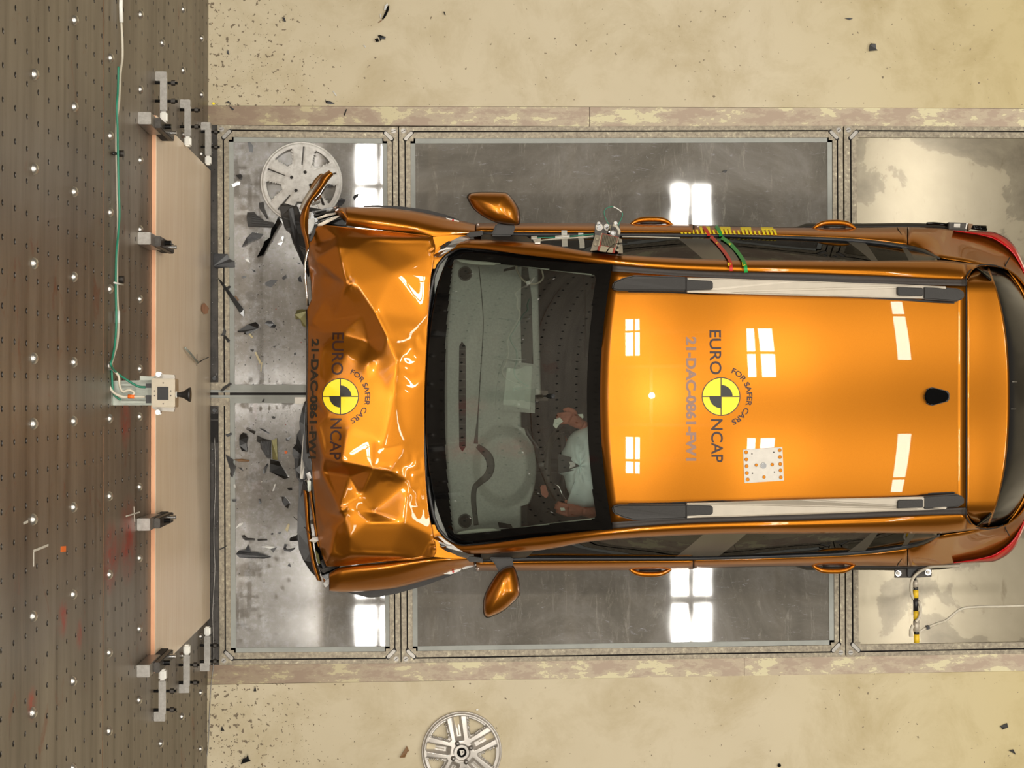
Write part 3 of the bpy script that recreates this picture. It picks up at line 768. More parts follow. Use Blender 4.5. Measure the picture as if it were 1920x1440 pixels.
# wheel covers
def wheel_cover(name, label, c, Rpx, wins, slits, lugs, style, zc, tilt=0.0, parent_mat='cover_white'):
    C0 = P(c[0], c[1], zc); RR = Rpx * (H - zc) / F
    root = thing(name, label, 'wheel cover', C0)
    nt, nr = 288, 52
    def local(r, th):
        best = None
        for w in wins:
            a = (th - w + math.pi) % (2 * math.pi) - math.pi
            if abs(a) < math.radians(36.01): best = (r * math.cos(a), r * math.sin(a), 'w')
        return best
    def hgt(r, th):
        u, v, _ = local(r, th) or (r, 1, 'w')
        dome = 0.040 * (1 - r ** 2) * 0.55 if style == 'silver' else 0.028 * (1 - r * r)
        h = dome
        if 0.30 < r < 0.90:
            # double spoke: ridge beside every window, a trough over the slit
            a36 = math.radians(36) - abs(math.atan2(v, u))
            lat = r * math.sin(max(a36, 0))
            if style == 'silver':
                trough = max(0.0, 1 - lat / 0.115)
                h -= 0.030 * min(1, trough * 2.0) * min(1, (r - .30) / .08)
            else:
                trough = max(0.0, 1 - lat / 0.06)
                h -= 0.006 * trough * min(1, (r - .30) / .1)
            edge = (abs(v) - (wh0 + (u - wu0) * wk)) if u > wu0 - 0.08 else 9
            if 0 < edge < 0.05: h -= (0.006 if style == 'white' else .018) * (1 - edge / 0.05)
        if r > 0.90: h += 0.004 * math.sin(min(1, (r - .90) / .1) * math.pi) - 0.012 * max(0, (r - .95) / .05)
        if style == 'silver' and r < 0.20: h -= 0.010
        return h
    wu0, wu1, wh0, wk = (0.50, 0.87, 0.075, 0.50) if style == 'white' else (0.50, 0.875, 0.045, 0.60)
    def cut(r, th):
        u, v, _ = local(r, th)
        if u > wu0 and r < wu1 and abs(v) < wh0 + (u - wu0) * wk: return True
        for s_ in slits:
            a = (th - s_ + math.pi) % (2 * math.pi) - math.pi
            u2, v2 = r * math.cos(a), r * math.sin(a)
            if style == 'white':
                if 0.42 < u2 < 0.88 and abs(v2) < 0.012 + 0.018 * (u2 - .42): return True
            else:
                if 0.42 < u2 < 0.86 and 0.0 < v2 < 0.004 + 0.07 * (u2 - .42): return True
        for lg in (lugs if style == 'white' else ()):
            lx, ly = 0.255 * math.cos(lg), 0.255 * math.sin(lg)
            if (r * math.cos(th) - lx) ** 2 + (r * math.sin(th) - ly) ** 2 < 0.045 ** 2: return True
        return False
    V = []; Fc = []
    for i in range(nr + 1):
        r = i / nr
        for k in range(nt):
            th = 2 * math.pi * k / nt
            V.append(C0 + Vector((math.cos(th) * r * RR, math.sin(th) * r * RR, 0.014 + hgt(r, th) * RR / 0.22)))
    for i in range(nr):
        for k in range(nt):
            k2 = (k + 1) % nt; r = (i + .5) / nr; th = 2 * math.pi * (k + .5) / nt
            if r > 0.2 and cut(r, th): continue
            Fc.append((i * nt + k, (i + 1) * nt + k, (i + 1) * nt + k2, i * nt + k2))
    o = mesh_obj('cover_disc', V, Fc, parent_mat, root, True, 0.006, -1)
    # rim edge and lug pockets
    def ring(nm, c_, R0, rr, mat, seg=64):
        bm = bmesh.new(); n = seg
        for i in range(n):
            for j in range(8):
                a = 2 * math.pi * i / n; b_ = 2 * math.pi * j / 8
                bm.verts.new(c_ + Vector(((R0 + rr * math.cos(b_)) * math.cos(a), (R0 + rr * math.cos(b_)) * math.sin(a), rr * math.sin(b_))))
        bm.verts.ensure_lookup_table()
        for i in range(n):
            for j in range(8):
                bm.faces.new([bm.verts[q] for q in (i * 8 + j, ((i + 1) % n) * 8 + j, ((i + 1) % n) * 8 + (j + 1) % 8, i * 8 + (j + 1) % 8)])
        return bm_obj(nm, bm, mat, root, True)
    ring('rim_edge', C0 + Vector((0, 0, 0.009)), RR * 0.992, 0.005, parent_mat, 96)
    for lg in lugs:
        q = C0 + Vector((math.cos(lg) * .255 * RR, math.sin(lg) * .255 * RR, 0.014 + 0.024 * RR / .22))
        if style == 'white': ring('lug_pocket', q + Vector((0, 0, .003)), 0.0125, 0.0028, parent_mat, 20)
        else: cyl('lug_cap', q + Vector((0, 0, .0)), 0.0165, 0.030, 'steel', root, seg=20, r2=0.012, bevel=0.002, smooth=True)
    if style == 'silver':
        b = cyl('hub_badge', C0 + Vector((0, 0, 0.032)), 0.0275, 0.008, 'gloss', root, seg=28, bevel=0.001)
        z = 0.0385
        pts = [(-.016, -.012), (.002, -.02), (.018, .004), (.012, .015), (-.012, .014)]
        # rounded letter-like silver emblem with a dark dot
        pts = [(-.013, .014), (.010, .015), (.0165, .006), (.0135, -.006), (.000, -.017), (-.007, -.012), (-.009, .004)]
        bm = prism_bm([C0 + Vector((x, y, z)) for x, y in pts], [C0 + Vector((x, y, z - .004)) for x, y in pts])
        e = bm_obj('emblem', bm, 'alu', b); cyl('emblem_dot', C0 + Vector((.006, .004, z + .0005)), 0.0038, 0.001, 'gloss', b)
    adopt(root); return root
D = math.radians
wheel_cover('wheel_cover', 'scuffed white plastic wheel cover lying by the torn front corner', (565.5, 342.5), 75, [D(a) for a in (122.6, 50.6, 194.6, -21.4, 266.6)],
            [D(a) for a in (86.6, 158.6, 230.6, 14.6, -57.4)], [D(a) for a in (156, 67, -20, 241)], 'white', 0.005, parent_mat='cover_white')
wheel_cover('wheel_cover', 'silver two-tone wheel cover lying on the cream floor at the bottom', (865.5, 1408.5), 74, [D(a) for a in (63, 135, -9, 207, 279)],
            [D(a) for a in (99, 171, 243, 27, -45)], [D(a) for a in (116, 28, -65, 213)], 'silver', 0.005, parent_mat='cover_silver')
# ================================================================== THE CAR
car = thing('car', 'orange small hatchback with crumpled bonnet, seen from above, its nose toward the barrier', 'car', P(1250, CY, 0))
def CP(px, d, z, s): return P(px, CY - s * d, z)      # s=+1: upper side in the photo, -1: lower side
# ---- roof height field
zc = herm([1100, 1125, 1215, 1300, 1400, 1500, 1650, 1811, 1840, 1895], [1.422, 1.432, 1.472, 1.497, 1.513, 1.515, 1.505, 1.481, 1.478, 1.470])
def zroof(px, py):
    d = abs(py - CY); return zc(px) - 0.055 * (d / 215) ** 2
R1 = Rail([(1100, 240, 1.36), (1148, 236, 1.385), (1300, 225, 1.435), (1500, 217, 1.462), (1620, 213, 1.462), (1812, 209, 1.442), (1900, 205, 1.40)])
R2 = Rail([(838, 268, .965), (865, 279, 1.0), (1000, 264, 1.215), (1148, 247, 1.375), (1300, 236.5, 1.425), (1500, 231, 1.452), (1620, 227, 1.450), (1806, 220.5, 1.427), (1814, 223, 1.42), (1822, 236, 1.385), (1838, 244.5, 1.30), (1850, 246, 1.262)])
R3 = Rail([(838, 288, .93), (875, 295.5, .965), (1000, 289, 1.16), (1120, 270, 1.315), (1200, 264, 1.345), (1300, 259, 1.37), (1400, 256.5, 1.385), (1500, 256, 1.39), (1620, 255, 1.385), (1760, 256, 1.34), (1812, 251, 1.32), (1850, 247, 1.255)])
R4 = Rail([(860, 301, .90), (900, 306, .925), (1000, 302, .935), (1260, 302, .95), (1500, 296, .96), (1600, 291, .965), (1700, 279, 1.0), (1735, 270, 1.10), (1762, 259, 1.30), (1812, 252, 1.30)])
R5 = Rail([(860, 305, .89), (900, 310, .915), (1000, 308, .925), (1260, 307, .94), (1500, 301.5, .95), (1600, 297, .955), (1700, 285, .985), (1735, 276, 1.06), (1762, 262, 1.25), (1812, 254, 1.28), (1850, 247, 1.22), (1880, 243, 1.10), (1900, 232, 1.03), (1925, 205, .97), (1942, 150, .96), (1948, 0, .96)])
RM = Rail([(860, 316, .86), (900, 318, .875), (1200, 317, .885), (1500, 312, .89), (1620, 307, .90), (1700, 302, .93), (1760, 295, .97), (1820, 284, .98), (1870, 268, .96), (1900, 250, .92), (1925, 218, .90), (1945, 160, .89), (1952, 0, .89)])
R6 = Rail([(860, 323, .74), (895, 324, .75), (1200, 323, .78), (1500, 317, .78), (1620, 317, .78), (1700, 318, .78), (1760, 316, .79), (1800, 311, .80), (1860, 307, .80), (1880, 299, .80), (1900, 282, .80), (1925, 232, .80), (1950, 165, .80), (1962, 0, .80)])
def zroof_at(px, d): return zc(px) - 0.055 * (d / 215) ** 2
# roof panel with swaged edges
def windscreen_right(d): return 1125 + 23.0 * (d / 245) ** 2
rows = []
for i in range(41):
    row = []
    for j in range(45):
        e = -1 + 2 * j / 44
        t = i / 40
        x0 = windscreen_right(abs(e) * 236); px = x0 + (1811 - x0) * t
        d = R1.d(px) * e
        z = zroof_at(px, abs(d))
        row.append(P(px, CY - d, z))
    rows.append(row)
roof = sheet('roof_panel', rows, 'paint', car, 0.004)
def strip_rail(name, ra, rb, x0, x1, s, mat, n=60, dz=0.0, solid=0.006, m=3, bulge=0.0, skew=None):
    rows = []
    for k in range(m + 1):
        t = k / m; row = []
        for px in lin(x0, x1, n):
            (da, za), (db, zb_) = ra(px), rb(px)
            row.append(CP(px, da + (db - da) * t, za + (zb_ - za) * t + dz + bulge * math.sin(math.pi * t), s))
        rows.append(row)
    return sheet(name, rows, mat, car, solid)
class Shift:
    def __init__(s, r, dd=0, dz=0): s.r, s.dd, s.dz = r, dd, dz
    def __call__(s, px): d, z = s.r(px); return d + s.dd, z + s.dz
for s in (1, -1):
    strip_rail('roof_moulding', R1, R2, 1148, 1811, s, 'trim', dz=-0.004, bulge=-0.004)
    strip_rail('roof_side_rail', R2, R3, 846, 1812, s, 'paint', m=8, bulge=0.030, n=100)
    strip_rail('rear_pillar_skin', R2, R3, 1812, 1850, s, 'paint', m=6, bulge=0.012, n=16)
    # doors and rear quarter: belt -> shoulder -> widest -> sill
    def side_panel(name, x0, x1, mat='paint', ztop=R5):
        rows = []
        seq = [ztop, RM, R6]
        xs_ = lin(x0, x1, max(6, int((x1 - x0) / 8)))
        for k in range(13):
            t = k / 12 * 2; row = []
            for px in xs_:
                a = seq[int(min(t, 1.999))]; b = seq[int(min(t, 1.999)) + 1]; f = t - int(min(t, 1.999))
                (da, za), (db, zb_) = a(px), b(px)
                # quadratic rounding through the three lines
                (d0, z0), (d1, z1), (d2, z2) = ztop(px), RM(px), R6(px)
                q = k / 12; L = ((q - .5) * (q - 1) / .5, q * (1 - q) / .25, q * (q - .5) / .5)
                row.append(CP(px, d0 * L[0] + d1 * L[1] + d2 * L[2], z0 * L[0] + z1 * L[1] + z2 * L[2], s))
            rows.append(row)
        for dz_, k_ in ((0.12, 1.0), (0.25, .985), (0.42, .975), (0.5, .93)):
            row = []
            for px in xs_:
                w = CP(px, R6.d(px), R6.z(px), s); row.append(Vector((w.x, P(px, CY, .8).y + (w.y - P(px, CY, .8).y) * k_, w.z - dz_)))
            rows.append(row)
        return sheet(name, rows, mat, car, 0.006)
    side_panel('front_door', 893, 1299)
    side_panel('rear_door', 1301, 1701)
    side_panel('rear_quarter', 1703, 1958 if s > 0 else 1958)
    # window rubber and glass
    strip_rail('window_rubber', R4, R5, 905, 1762, s, 'rubber', dz=0.004, m=2, bulge=0.004)
    def pane(name, b0, b1, t0, t1, mat, inset=0.0):
        rows = []
        for k in range(9):
            t = k / 8; row = []
            for j in range(25):
                u = j / 24; xb = b0 + (b1 - b0) * u; xt = t0 + (t1 - t0) * u
                (db, zb_), (dt, zt_) = R4(xb), R3(xt)
                px = xb + (xt - xb) * t
                d = db + (dt - db) * t + 1.2 * math.sin(math.pi * t); z = zb_ + (zt_ - zb_) * t
                row.append(CP(px, d - inset, z - inset * .002, s))
            rows.append(row)
        return sheet(name, rows, mat, car, 0.0)
    pane('mirror_triangle', 902, 985, 902, 1000, 'softblack')
    pane('front_door_window', 985, 1264, 1000, 1318, 'darkglass')
    pane('door_pillar_trim', 1264, 1345, 1318, 1400, 'gloss')
    pane('rear_door_window', 1345, 1588, 1400, 1634, 'darkglass')
    pane('door_pillar_trim', 1588, 1622, 1634, 1646, 'rubber')
    q = pane('quarter_window', 1622, 1690, 1646, 1704, 'darkglass')
    pane('quarter_pillar_trim', 1690, 1700, 1704, 1716, 'rubber')
    pane('quarter_pillar_trim', 1700, 1756, 1716, 1757, 'gloss')
    # inner door skins so the windows do not look into emptiness
    rows = [[CP(px, R4.d(px) - 10, R4.z(px) - .01, s) for px in lin(905, 1700, 20)], [CP(px, R4.d(px) - 30, .45, s) for px in lin(905, 1700, 20)]]
    sheet('door_lining', rows, 'dash2', car, 0.004)
    # lower side cladding
    rows = []
    for zz, dd in ((.60, 0), (.50, 5), (.34, 5), (.28, -10)):
        rows.append([CP(px, (R6.d(px)) * (1 if px < 1860 else 1) + dd - 4 + (7 if 1500 < px < 1790 else 0), zz, s) for px in lin(905, 1930, 50)])
    sheet('sill_cladding', rows, 'softblack', car, 0.01)
    # tail lamp wrapping the corner
    la = Rail([(1788, 311, .86), (1810, 307.5, .865), (1830, 304.5, .87), (1860, 297, .88), (1880, 286, .89), (1900, 268, .88), (1925, 223, .87), (1940, 180, .87)])
    lb = Rail([(1788, 311.5, .80), (1810, 311, .80), (1830, 310, .80), (1860, 308.5, .80), (1880, 301, .80), (1900, 285, .80), (1925, 236, .79), (1940, 195, .79)])
    lo_ = []
    for k in range(6):
        t = k / 5
        lo_.append([CP(px, la(px)[0] + (lb(px)[0] - la(px)[0]) * t + 1.0, la(px)[1] + (lb(px)[1] - la(px)[1]) * t + 0.018 * math.sin(math.pi * t) + .006, s) for px in lin(1788, 1940, 40)])
    sheet('tail_lamp', lo_, 'red', car, 0.004)
    # door seams: thin dark lines let into the panels
    def seam(pts, w=0.0022, mat='gap'):
        path = [CP(px, d, z, s) for px, d, z in pts]
        tube('panel_gap', path, w, mat, car, 6)
    seam([(1300, 304, .943), (1300, 312, .915), (1300, 318, .865), (1300, 322, .79)])
    seam([(1702, 281, .992), (1698, 292, .962), (1690, 305, .91), (1684, 314, .84), (1682, 317.5, .78)])
    # door handles
    for hx0, hx1, dd in ((1180, 1262, 323), (1524, 1605, 317)):
        if s < 0: hx0 -= 2; hx1 -= 2
        w = hx1 - hx0; z = 0.80
        path = [CP(hx0 + w * u, dd - 3 + 13 * (1 - (2 * abs(u - .5)) ** 3.2), z, s) for u in lin(0, 1, 17)]
        rad = [0.006 + 0.0085 * (1 - (2 * abs(u - .5)) ** 4) for u in lin(0, 1, 17)]
        rad = [max(0.008, r) for r in rad]
        h_ = tube('door_handle', path, rad, 'paint', car, 12)
        tube('handle_recess', [CP(hx0 + w * .25, dd + 0, z - .015, s), CP(hx0 + w * .75, dd + 0, z - .015, s)], 0.012, 'black', car)
# roof rails
def rr(name, pts, z0, h, mat, parent, bev=0.006, top=1.0):
    """solid standing on the roof, outline in photo points at its top"""
    tz = h
    top_ = [P(x, y, zroof(x, y) + h) for x, y in pts]; c = sum(top_, Vector()) / len(top_)
    bot = [P(x, y, zroof(x, y) - 0.01) for x, y in pts]
    bot = [Vector((p.x, p.y, b.z)) for p, b in zip(top_, bot)]
    bm = prism_bm(top_, bot); bmesh.ops.recalc_face_normals(bm, faces=bm.faces)
    bmesh.ops.bevel(bm, geom=[e for e in bm.edges if len(e.link_faces) == 2 and e.calc_face_angle(0) > 0.5], offset=bev, segments=3, affect='EDGES', clamp_overlap=True)
    return bm_obj(name, bm, mat, parent)
for s in (1, -1):
    def yy(y): return y if s > 0 else 2 * CY - y + 3.5
    rt = car
    def q(pts): return [(x, yy(y)) for x, y in (pts if s > 0 else list(reversed(pts)))]
    rr('rail_front_foot', q([(1150, 529), (1168, 521), (1190, 515.5), (1288, 519), (1288, 546), (1160, 545), (1148, 542)]), 0, .045, 'softblack', rt, .007)
    rr('rail_bar', q([(1287, 520), (1500, 526.5), (1700, 533.5), (1776, 537), (1776, 561), (1500, 554.5), (1287, 548)]), 0, .040, 'railgrey', rt, .006)
    rr('rail_front_cap', q([(1287, 524), (1334, 526.5), (1337, 529), (1337, 541), (1334, 543), (1287, 545)]), 0, .047, 'softblack', rt, .003)
    rr('rail_rear_cap', q([(1683, 538), (1731, 540), (1731, 555), (1686, 554), (1683, 551)]), 0, .047, 'softblack', rt, .003)
    rr('rail_rear_foot', q([(1732, 536.5), (1795, 540.5), (1806, 545), (1810, 552), (1806, 561), (1795, 565), (1732, 561)]), 0, .043, 'softblack', rt, .006)
    rr('rail_seam', q([(1285.5, 519.5), (1288.5, 519.5), (1288.5, 545.5), (1285.5, 545.5)]), 0, .0462, 'gap', rt, .0005)
    rr('rail_base', q([(1260, 546), (1500, 553), (1700, 560), (1790, 566), (1790, 569), (1330, 552.5), (1260, 549.5)]), 0, .006, 'black', rt, .0008)
    rr('rail_base', q([(1165, 541), (1330, 546), (1330, 550), (1180, 548)]), 0, .010, 'black', rt, .001)
# antenna base
ab = rr('antenna_base', [(1733, 744), (1739, 730), (1748, 727), (1776, 734), (1779.5, 738), (1779.5, 748), (1776, 752), (1748, 760), (1739, 757)], 0, .022, 'gloss', car, .006)
rr('antenna_skirt', [(1732, 744), (1738, 729), (1748, 726), (1777, 733), (1780.5, 738), (1780.5, 748), (1777, 753), (1748, 761), (1738, 758)], 0, .006, 'black', car, .001)
# measuring plate on the roof
mp = rr('mounting_plate', [(1393, 843), (1467, 838), (1470, 901), (1396, 906)], 0, .004, 'alu', car, .0008)
def on_roof(x, y, dz=0): return P(x, y, zroof(x, y) + dz)
for hx, hy, r in ((1399, 848, 3.1), (1399.5, 861.5, 3.1), (1400, 874, 3.1), (1400.5, 887, 3.1), (1402, 899, 3.1), (1462, 844, 3.1), (1462.5, 857, 3.1), (1463, 870, 3.1), (1463.5, 882, 3.1), (1464, 895, 3.1), (1418, 872, 2.6), (1448, 871, 2.8), (1432.5, 894.5, 2.8), (1410, 851, 1.2), (1451, 848, 1.2), (1411, 887.5, 1.2), (1452, 885, 1.2)):
    cyl('plate_hole', on_roof(hx, hy, .0048), r * .0026, .001, 'paint' if r > 2 else 'gap', mp, seg=14)
    if r > 2: cyl('hole_rim', on_roof(hx, hy, .0044), r * .0026 + .0012, .001, 'darksteel', mp, seg=14)
cyl('centre_bolt', on_roof(1431.5, 873, .006), .015, .006, 'chrome', mp, seg=20, bevel=.002)

# ---- windscreen
WL = lambda d: 797 + 40.0 * (d / 268) ** 3.0 + 6 * (d / 268) ** 2
def zws(t, d): return (0.995 + (1.428 - 0.995) * t) - 0.050 * (d / 258) ** 2 * (1 - .25 * t)
def ws_grid(tA, tB, dfun, nt_=30, nd=41, dz=0.0):
    rows = []
    for i in range(nt_ + 1):
        t = tA + (tB - tA) * i / nt_; row = []
        for j in range(nd):
            e = -1 + 2 * j / (nd - 1)
            dmax = 279 + (248 - 279) * t
            if t < 0.08: dmax -= 12 * (1 - t / 0.08) ** 2
            d = e * dmax
            px = WL(abs(d)) + (windscreen_right(abs(d)) - WL(abs(d))) * t
            row.append((px, d, zws(t, abs(d)) + dz))
        rows.append(row)
    return rows
g = ws_grid(0, 1, None, 64, 81)
V = []; Fi = []; Fo = []
nd = 81
def inner(px, d):
    # clear area inside the black band
    d = abs(d)
    if not (832 < px < 1120): return False
    lx = 833.5 + 17 * (d / 258) ** 2.2
    rx = 1101 + 17.5 * (d / 229) ** 2
    top = 259 - 30.5 * (px - 860) / 258
    # rounded corners
    r = 9
    if px < lx or px > rx or d > top: return False
    if px < lx + r and d > top - r and (px - lx - r) ** 2 + (d - top + r) ** 2 > r * r: return False
    if px > rx - r and d > top - r and (px - rx + r) ** 2 + (d - top + r) ** 2 > r * r: return False
    return True
g = ws_grid(0, 1, None, 160, 241); nd = 241
def ws_subset(keep, name, mat, dz):
    idx = {}; V = []; Fc = []
    def vid(i, j):
        if (i, j) not in idx:
            px, d, z = g[i][j]; idx[(i, j)] = len(V); V.append(P(px, CY - d, z + dz))
        return idx[(i, j)]
    for i in range(160):
        for j in range(nd - 1):
            px = (g[i][j][0] + g[i + 1][j + 1][0]) / 2; d = (g[i][j][1] + g[i + 1][j + 1][1]) / 2
            if keep(px, d): Fc.append((vid(i, j), vid(i + 1, j), vid(i + 1, j + 1), vid(i, j + 1)))
    o = mesh_obj(name, V, Fc, mat, car, True)
    if sum(p.normal.z for p in o.data.polygons) < 0: o.data.flip_normals()
    return o
ws_subset(lambda px, d: inner(px, d), 'windscreen', 'glass', 0.0)
ws_subset(lambda px, d: not inner(px, d), 'windscreen_band', 'frit', 0.0)
# wiper cowl, dark rubber under the glass edge at the two front corners
for s in (1, -1):
    tube('windscreen_seal', [CP(px, d, z, s) for px, d, z in ((801, 150, .985), (806, 190, .978), (813, 225, .968), (822, 248, .958), (836, 264, .952), (858, 279, .972), (880, 281.5, 1.01))], 0.009, 'black', car, 6)
    # pale pillar linings seen through the glass
    pts = [(856, 257), (862, 259.5), (872, 260.5), (935, 254.5), (1030, 243), (1110, 233), (1119, 229), (1117, 227), (1020, 239), (945, 249), (933, 249.5), (926, 247), (900, 247.5), (880, 249.5), (862, 253)]
    rw = []
    def zg(px, d):
        t = (px - WL(d)) / (windscreen_right(d) - WL(d)); return zws(t, d)
    top_ = [CP(x, d, zg(x, d) - .014, s) for x, d in pts]; bot = [v - Vector((0, 0, .02)) for v in top_]
    bm = prism_bm(top_, bot); bm_obj('pillar_lining', bm, 'cream', car)

# ---- interior
def zdash(x, d, side):
    """dashboard top; side +1 = passenger (upper in photo)"""
    z = 0.90 - 0.02 * ((x - 830) / 150)
    if side < 0:   # instrument binnacle
        u = (x - 945) / 60; v = (abs(d) - 130) / 78
        q = 1 - (u * u + v * v)
        if q > 0: z += 0.055 * min(1, q * 2.0)
    return z
def dash_edge(d, side):
    if side < 0 and 60 < d < 205: return 985 + 18 * math.sin(math.pi * (d - 60) / 145) ** .6
    if side < 0 and d <= 60: return 975
    if side < 0: return 975
    return 1012 - 6 * (d / 250)
rows = []
for j in range(121):
    e = -1 + 2 * j / 120; dd = e * 262; side = 1 if e > 0 else -1; row = []
    for i in range(50):
        x = 815 + (dash_edge(abs(dd), side) - 815) * i / 49
        row.append(P(x, CY - dd, zdash(x, abs(dd), side)))
    # roll down to the face
    xe = dash_edge(abs(dd), side); ze = zdash(xe, abs(dd), side)
    for dx, dz_ in ((2, -.01), (3, -.03), (2, -.08), (-6, -.3), (-10, -.5)): row.append(P(xe + dx, CY - dd, ze + dz_))
    rows.append(row)
sheet('dashboard', rows, 'dash', car, 0.0)
def dpart(name, pts, dz, h, mat, par=car, bev=0.001):
    z = lambda x, y: zdash(x, abs(CY - y), 1 if y < CY else -1)
    top_ = [P(x, y, z(x, y) + dz) for x, y in pts]; bot = [v - Vector((0, 0, h)) for v in top_]
    return bm_obj(name, prism_bm(top_, bot), mat, par)
def circ(cx, cy, r, n=24): return [(cx + r * math.cos(2 * math.pi * i / n), cy + r * math.sin(2 * math.pi * i / n)) for i in range(n)]
for y in (513, 977):
    dpart('dashboard_speaker', circ(872, y, 13.5), .006, .01, 'dash2'); dpart('speaker_grille', circ(872, y, 11), .009, .01, 'seat')
vent = dpart('windscreen_vent', [(866, 640), (873, 649), (873.5, 740), (873, 838), (867, 847), (861, 838), (860, 740), (861, 649)], .004, .01, 'seat')
for y in range(655, 840, 14): dpart('vent_fin', [(861, y), (873, y), (873, y + 1.5), (861, y + 1.5)], .006, .005, 'dash2', vent)
def dribbon(name, path, mat, dz):
    rows = []
    c = spline([Vector((x, y, w)) for x, y, w in path], 6)
    for i, p in enumerate(c):
        t = (c[min(i + 1, len(c) - 1)] - c[max(i - 1, 0)]); t.z = 0; t.normalize(); r = []
        for k in lin(-.5, .5, 5):
            x, y = p.x - t.y * k * p.z, p.y + t.x * k * p.z; r.append(P(x, y, zdash(x, abs(CY - y), 1 if y < CY else -1) + dz))
        rows.append(r)
    return sheet(name, rows, mat, car, .002)
dribbon('dash_shadow_band', [(895, 836, 9), (906, 845, 13), (917, 858, 15), (920, 876, 15), (914, 892, 14), (900, 904, 12), (890, 915, 10), (888, 940, 10), (893, 985, 9)], 'dash2', .004)  # shadow band at the dash step, laid on as a dark ribbon
dribbon('dashboard_seam', [(898, 500, 1.5), (906, 600, 1.5), (901, 700, 1.6), (896, 780, 2.5), (892, 832, 8)], 'dash2', .003)
# screen of the centre console
dpart('display', [(944, 676), (1004, 683), (1003, 775), (928, 769), (930, 740), (935, 700)], .020, .02, 'dash')
dpart('display_glass', [(951, 690), (976, 692), (984, 686), (998, 687), (994, 768), (965, 762), (943, 758)], .023, .004, 'bracket')
dpart('glovebox_lid', [(978, 500), (990, 500), (997, 560), (1000, 684), (978, 683), (976, 600)], .004, .01, 'dash2')
dpart('air_vent', [(944, 505), (966, 499), (966, 505), (944, 509)], .004, .006, 'seat'); dpart('air_vent', [(933, 979), (958, 983), (962, 991), (936, 990)], .004, .006, 'seat')
box('cabin_floor', (P(990, CY, .3).x, P(1200, CY + 285, .3).y, .24), (P(1800, CY, .3).x, P(1200, CY - 285, .3).y, .27), 'seat', car)
# front seats: cushion, backrest, headrest
for s in (1, -1):
    def sp(x, d, z): return CP(x, d, z, s)
    pil = [(1085, 58), (1160, 52), (1200, 60), (1200, 205), (1160, 212), (1085, 206)]
    yo = sorted([sp(1150, 62, .5).y, sp(1150, 215, .5).y])
    x0 = P(1100, CY, .5).x
    box('seat_cushion', (x0, yo[0], .34), (x0 + .5, yo[1], .52), 'seat', car, .04)
    b_ = box('seat_backrest', (x0 + .46, yo[0] + .02, .45), (x0 + .60, yo[1] - .02, 1.08), 'seat', car, .04)
    box('headrest', (x0 + .50, sum(yo) / 2 - .12, 1.10), (x0 + .60, sum(yo) / 2 + .12, 1.27), 'seat', car, .03)
box('rear_bench', (P(1500, CY, .5).x, P(1500, CY + 230, .5).y, .34), (P(1500, CY, .5).x + .65, P(1500, CY - 230, .5).y, .95), 'seat', car, .05)
# passenger-side airbag, dark, and the wire behind the glass
# steering wheel
swc = P(1052, 872, 0.86); tiltm = Matrix.Rotation(math.radians(62), 4, 'Y')
ringp = [swc + tiltm @ Vector((.185 * math.cos(a), .185 * math.sin(a), 0)) for a in lin(0, 2 * math.pi, 49)]
tube('steering_wheel', ringp, .017, 'softblack', car, 12)
for a in (math.pi / 2, -math.pi / 2, 0.0):
    tube('wheel_spoke', [swc + tiltm @ Vector((0, 0, .03)), swc + tiltm @ Vector((.17 * math.cos(a), .17 * math.sin(a), 0))], .018, 'softblack', car, 8)
tube('steering_column', [swc + tiltm @ Vector((0, 0, .02)), swc + tiltm @ Vector((0, 0, -.35))], .035, 'black', car, 12)
hubp = [(1047, 851.5), (1070, 857), (1080, 860), (1084, 866), (1084, 877), (1080, 881), (1062, 885), (1047, 888)]
hub = prism('wheel_hub_cover', hubp, 1.09, .03, 'softblack', car, bevel=.004)
prism('hub_badge', [(1066, 865), (1078, 867), (1079, 874), (1067, 879), (1069, 872)], 1.121, .002, 'chrome', hub)
for q_ in ([(1024, 845), (1008, 838), (990, 812), (986, 800)], [(1012, 850), (1035, 828), (1050, 808)]):
    tube('column_stalk', [P(x, y, .88) for x, y in q_], [.012, .014, .013, .010][:len(q_)], 'black', car, 8)
tube('hub_wire', [P(x, y, 1.0) for x, y in ((1040, 907), (1048, 912), (1053, 925), (1060, 936))], .003, 'chrome', car)
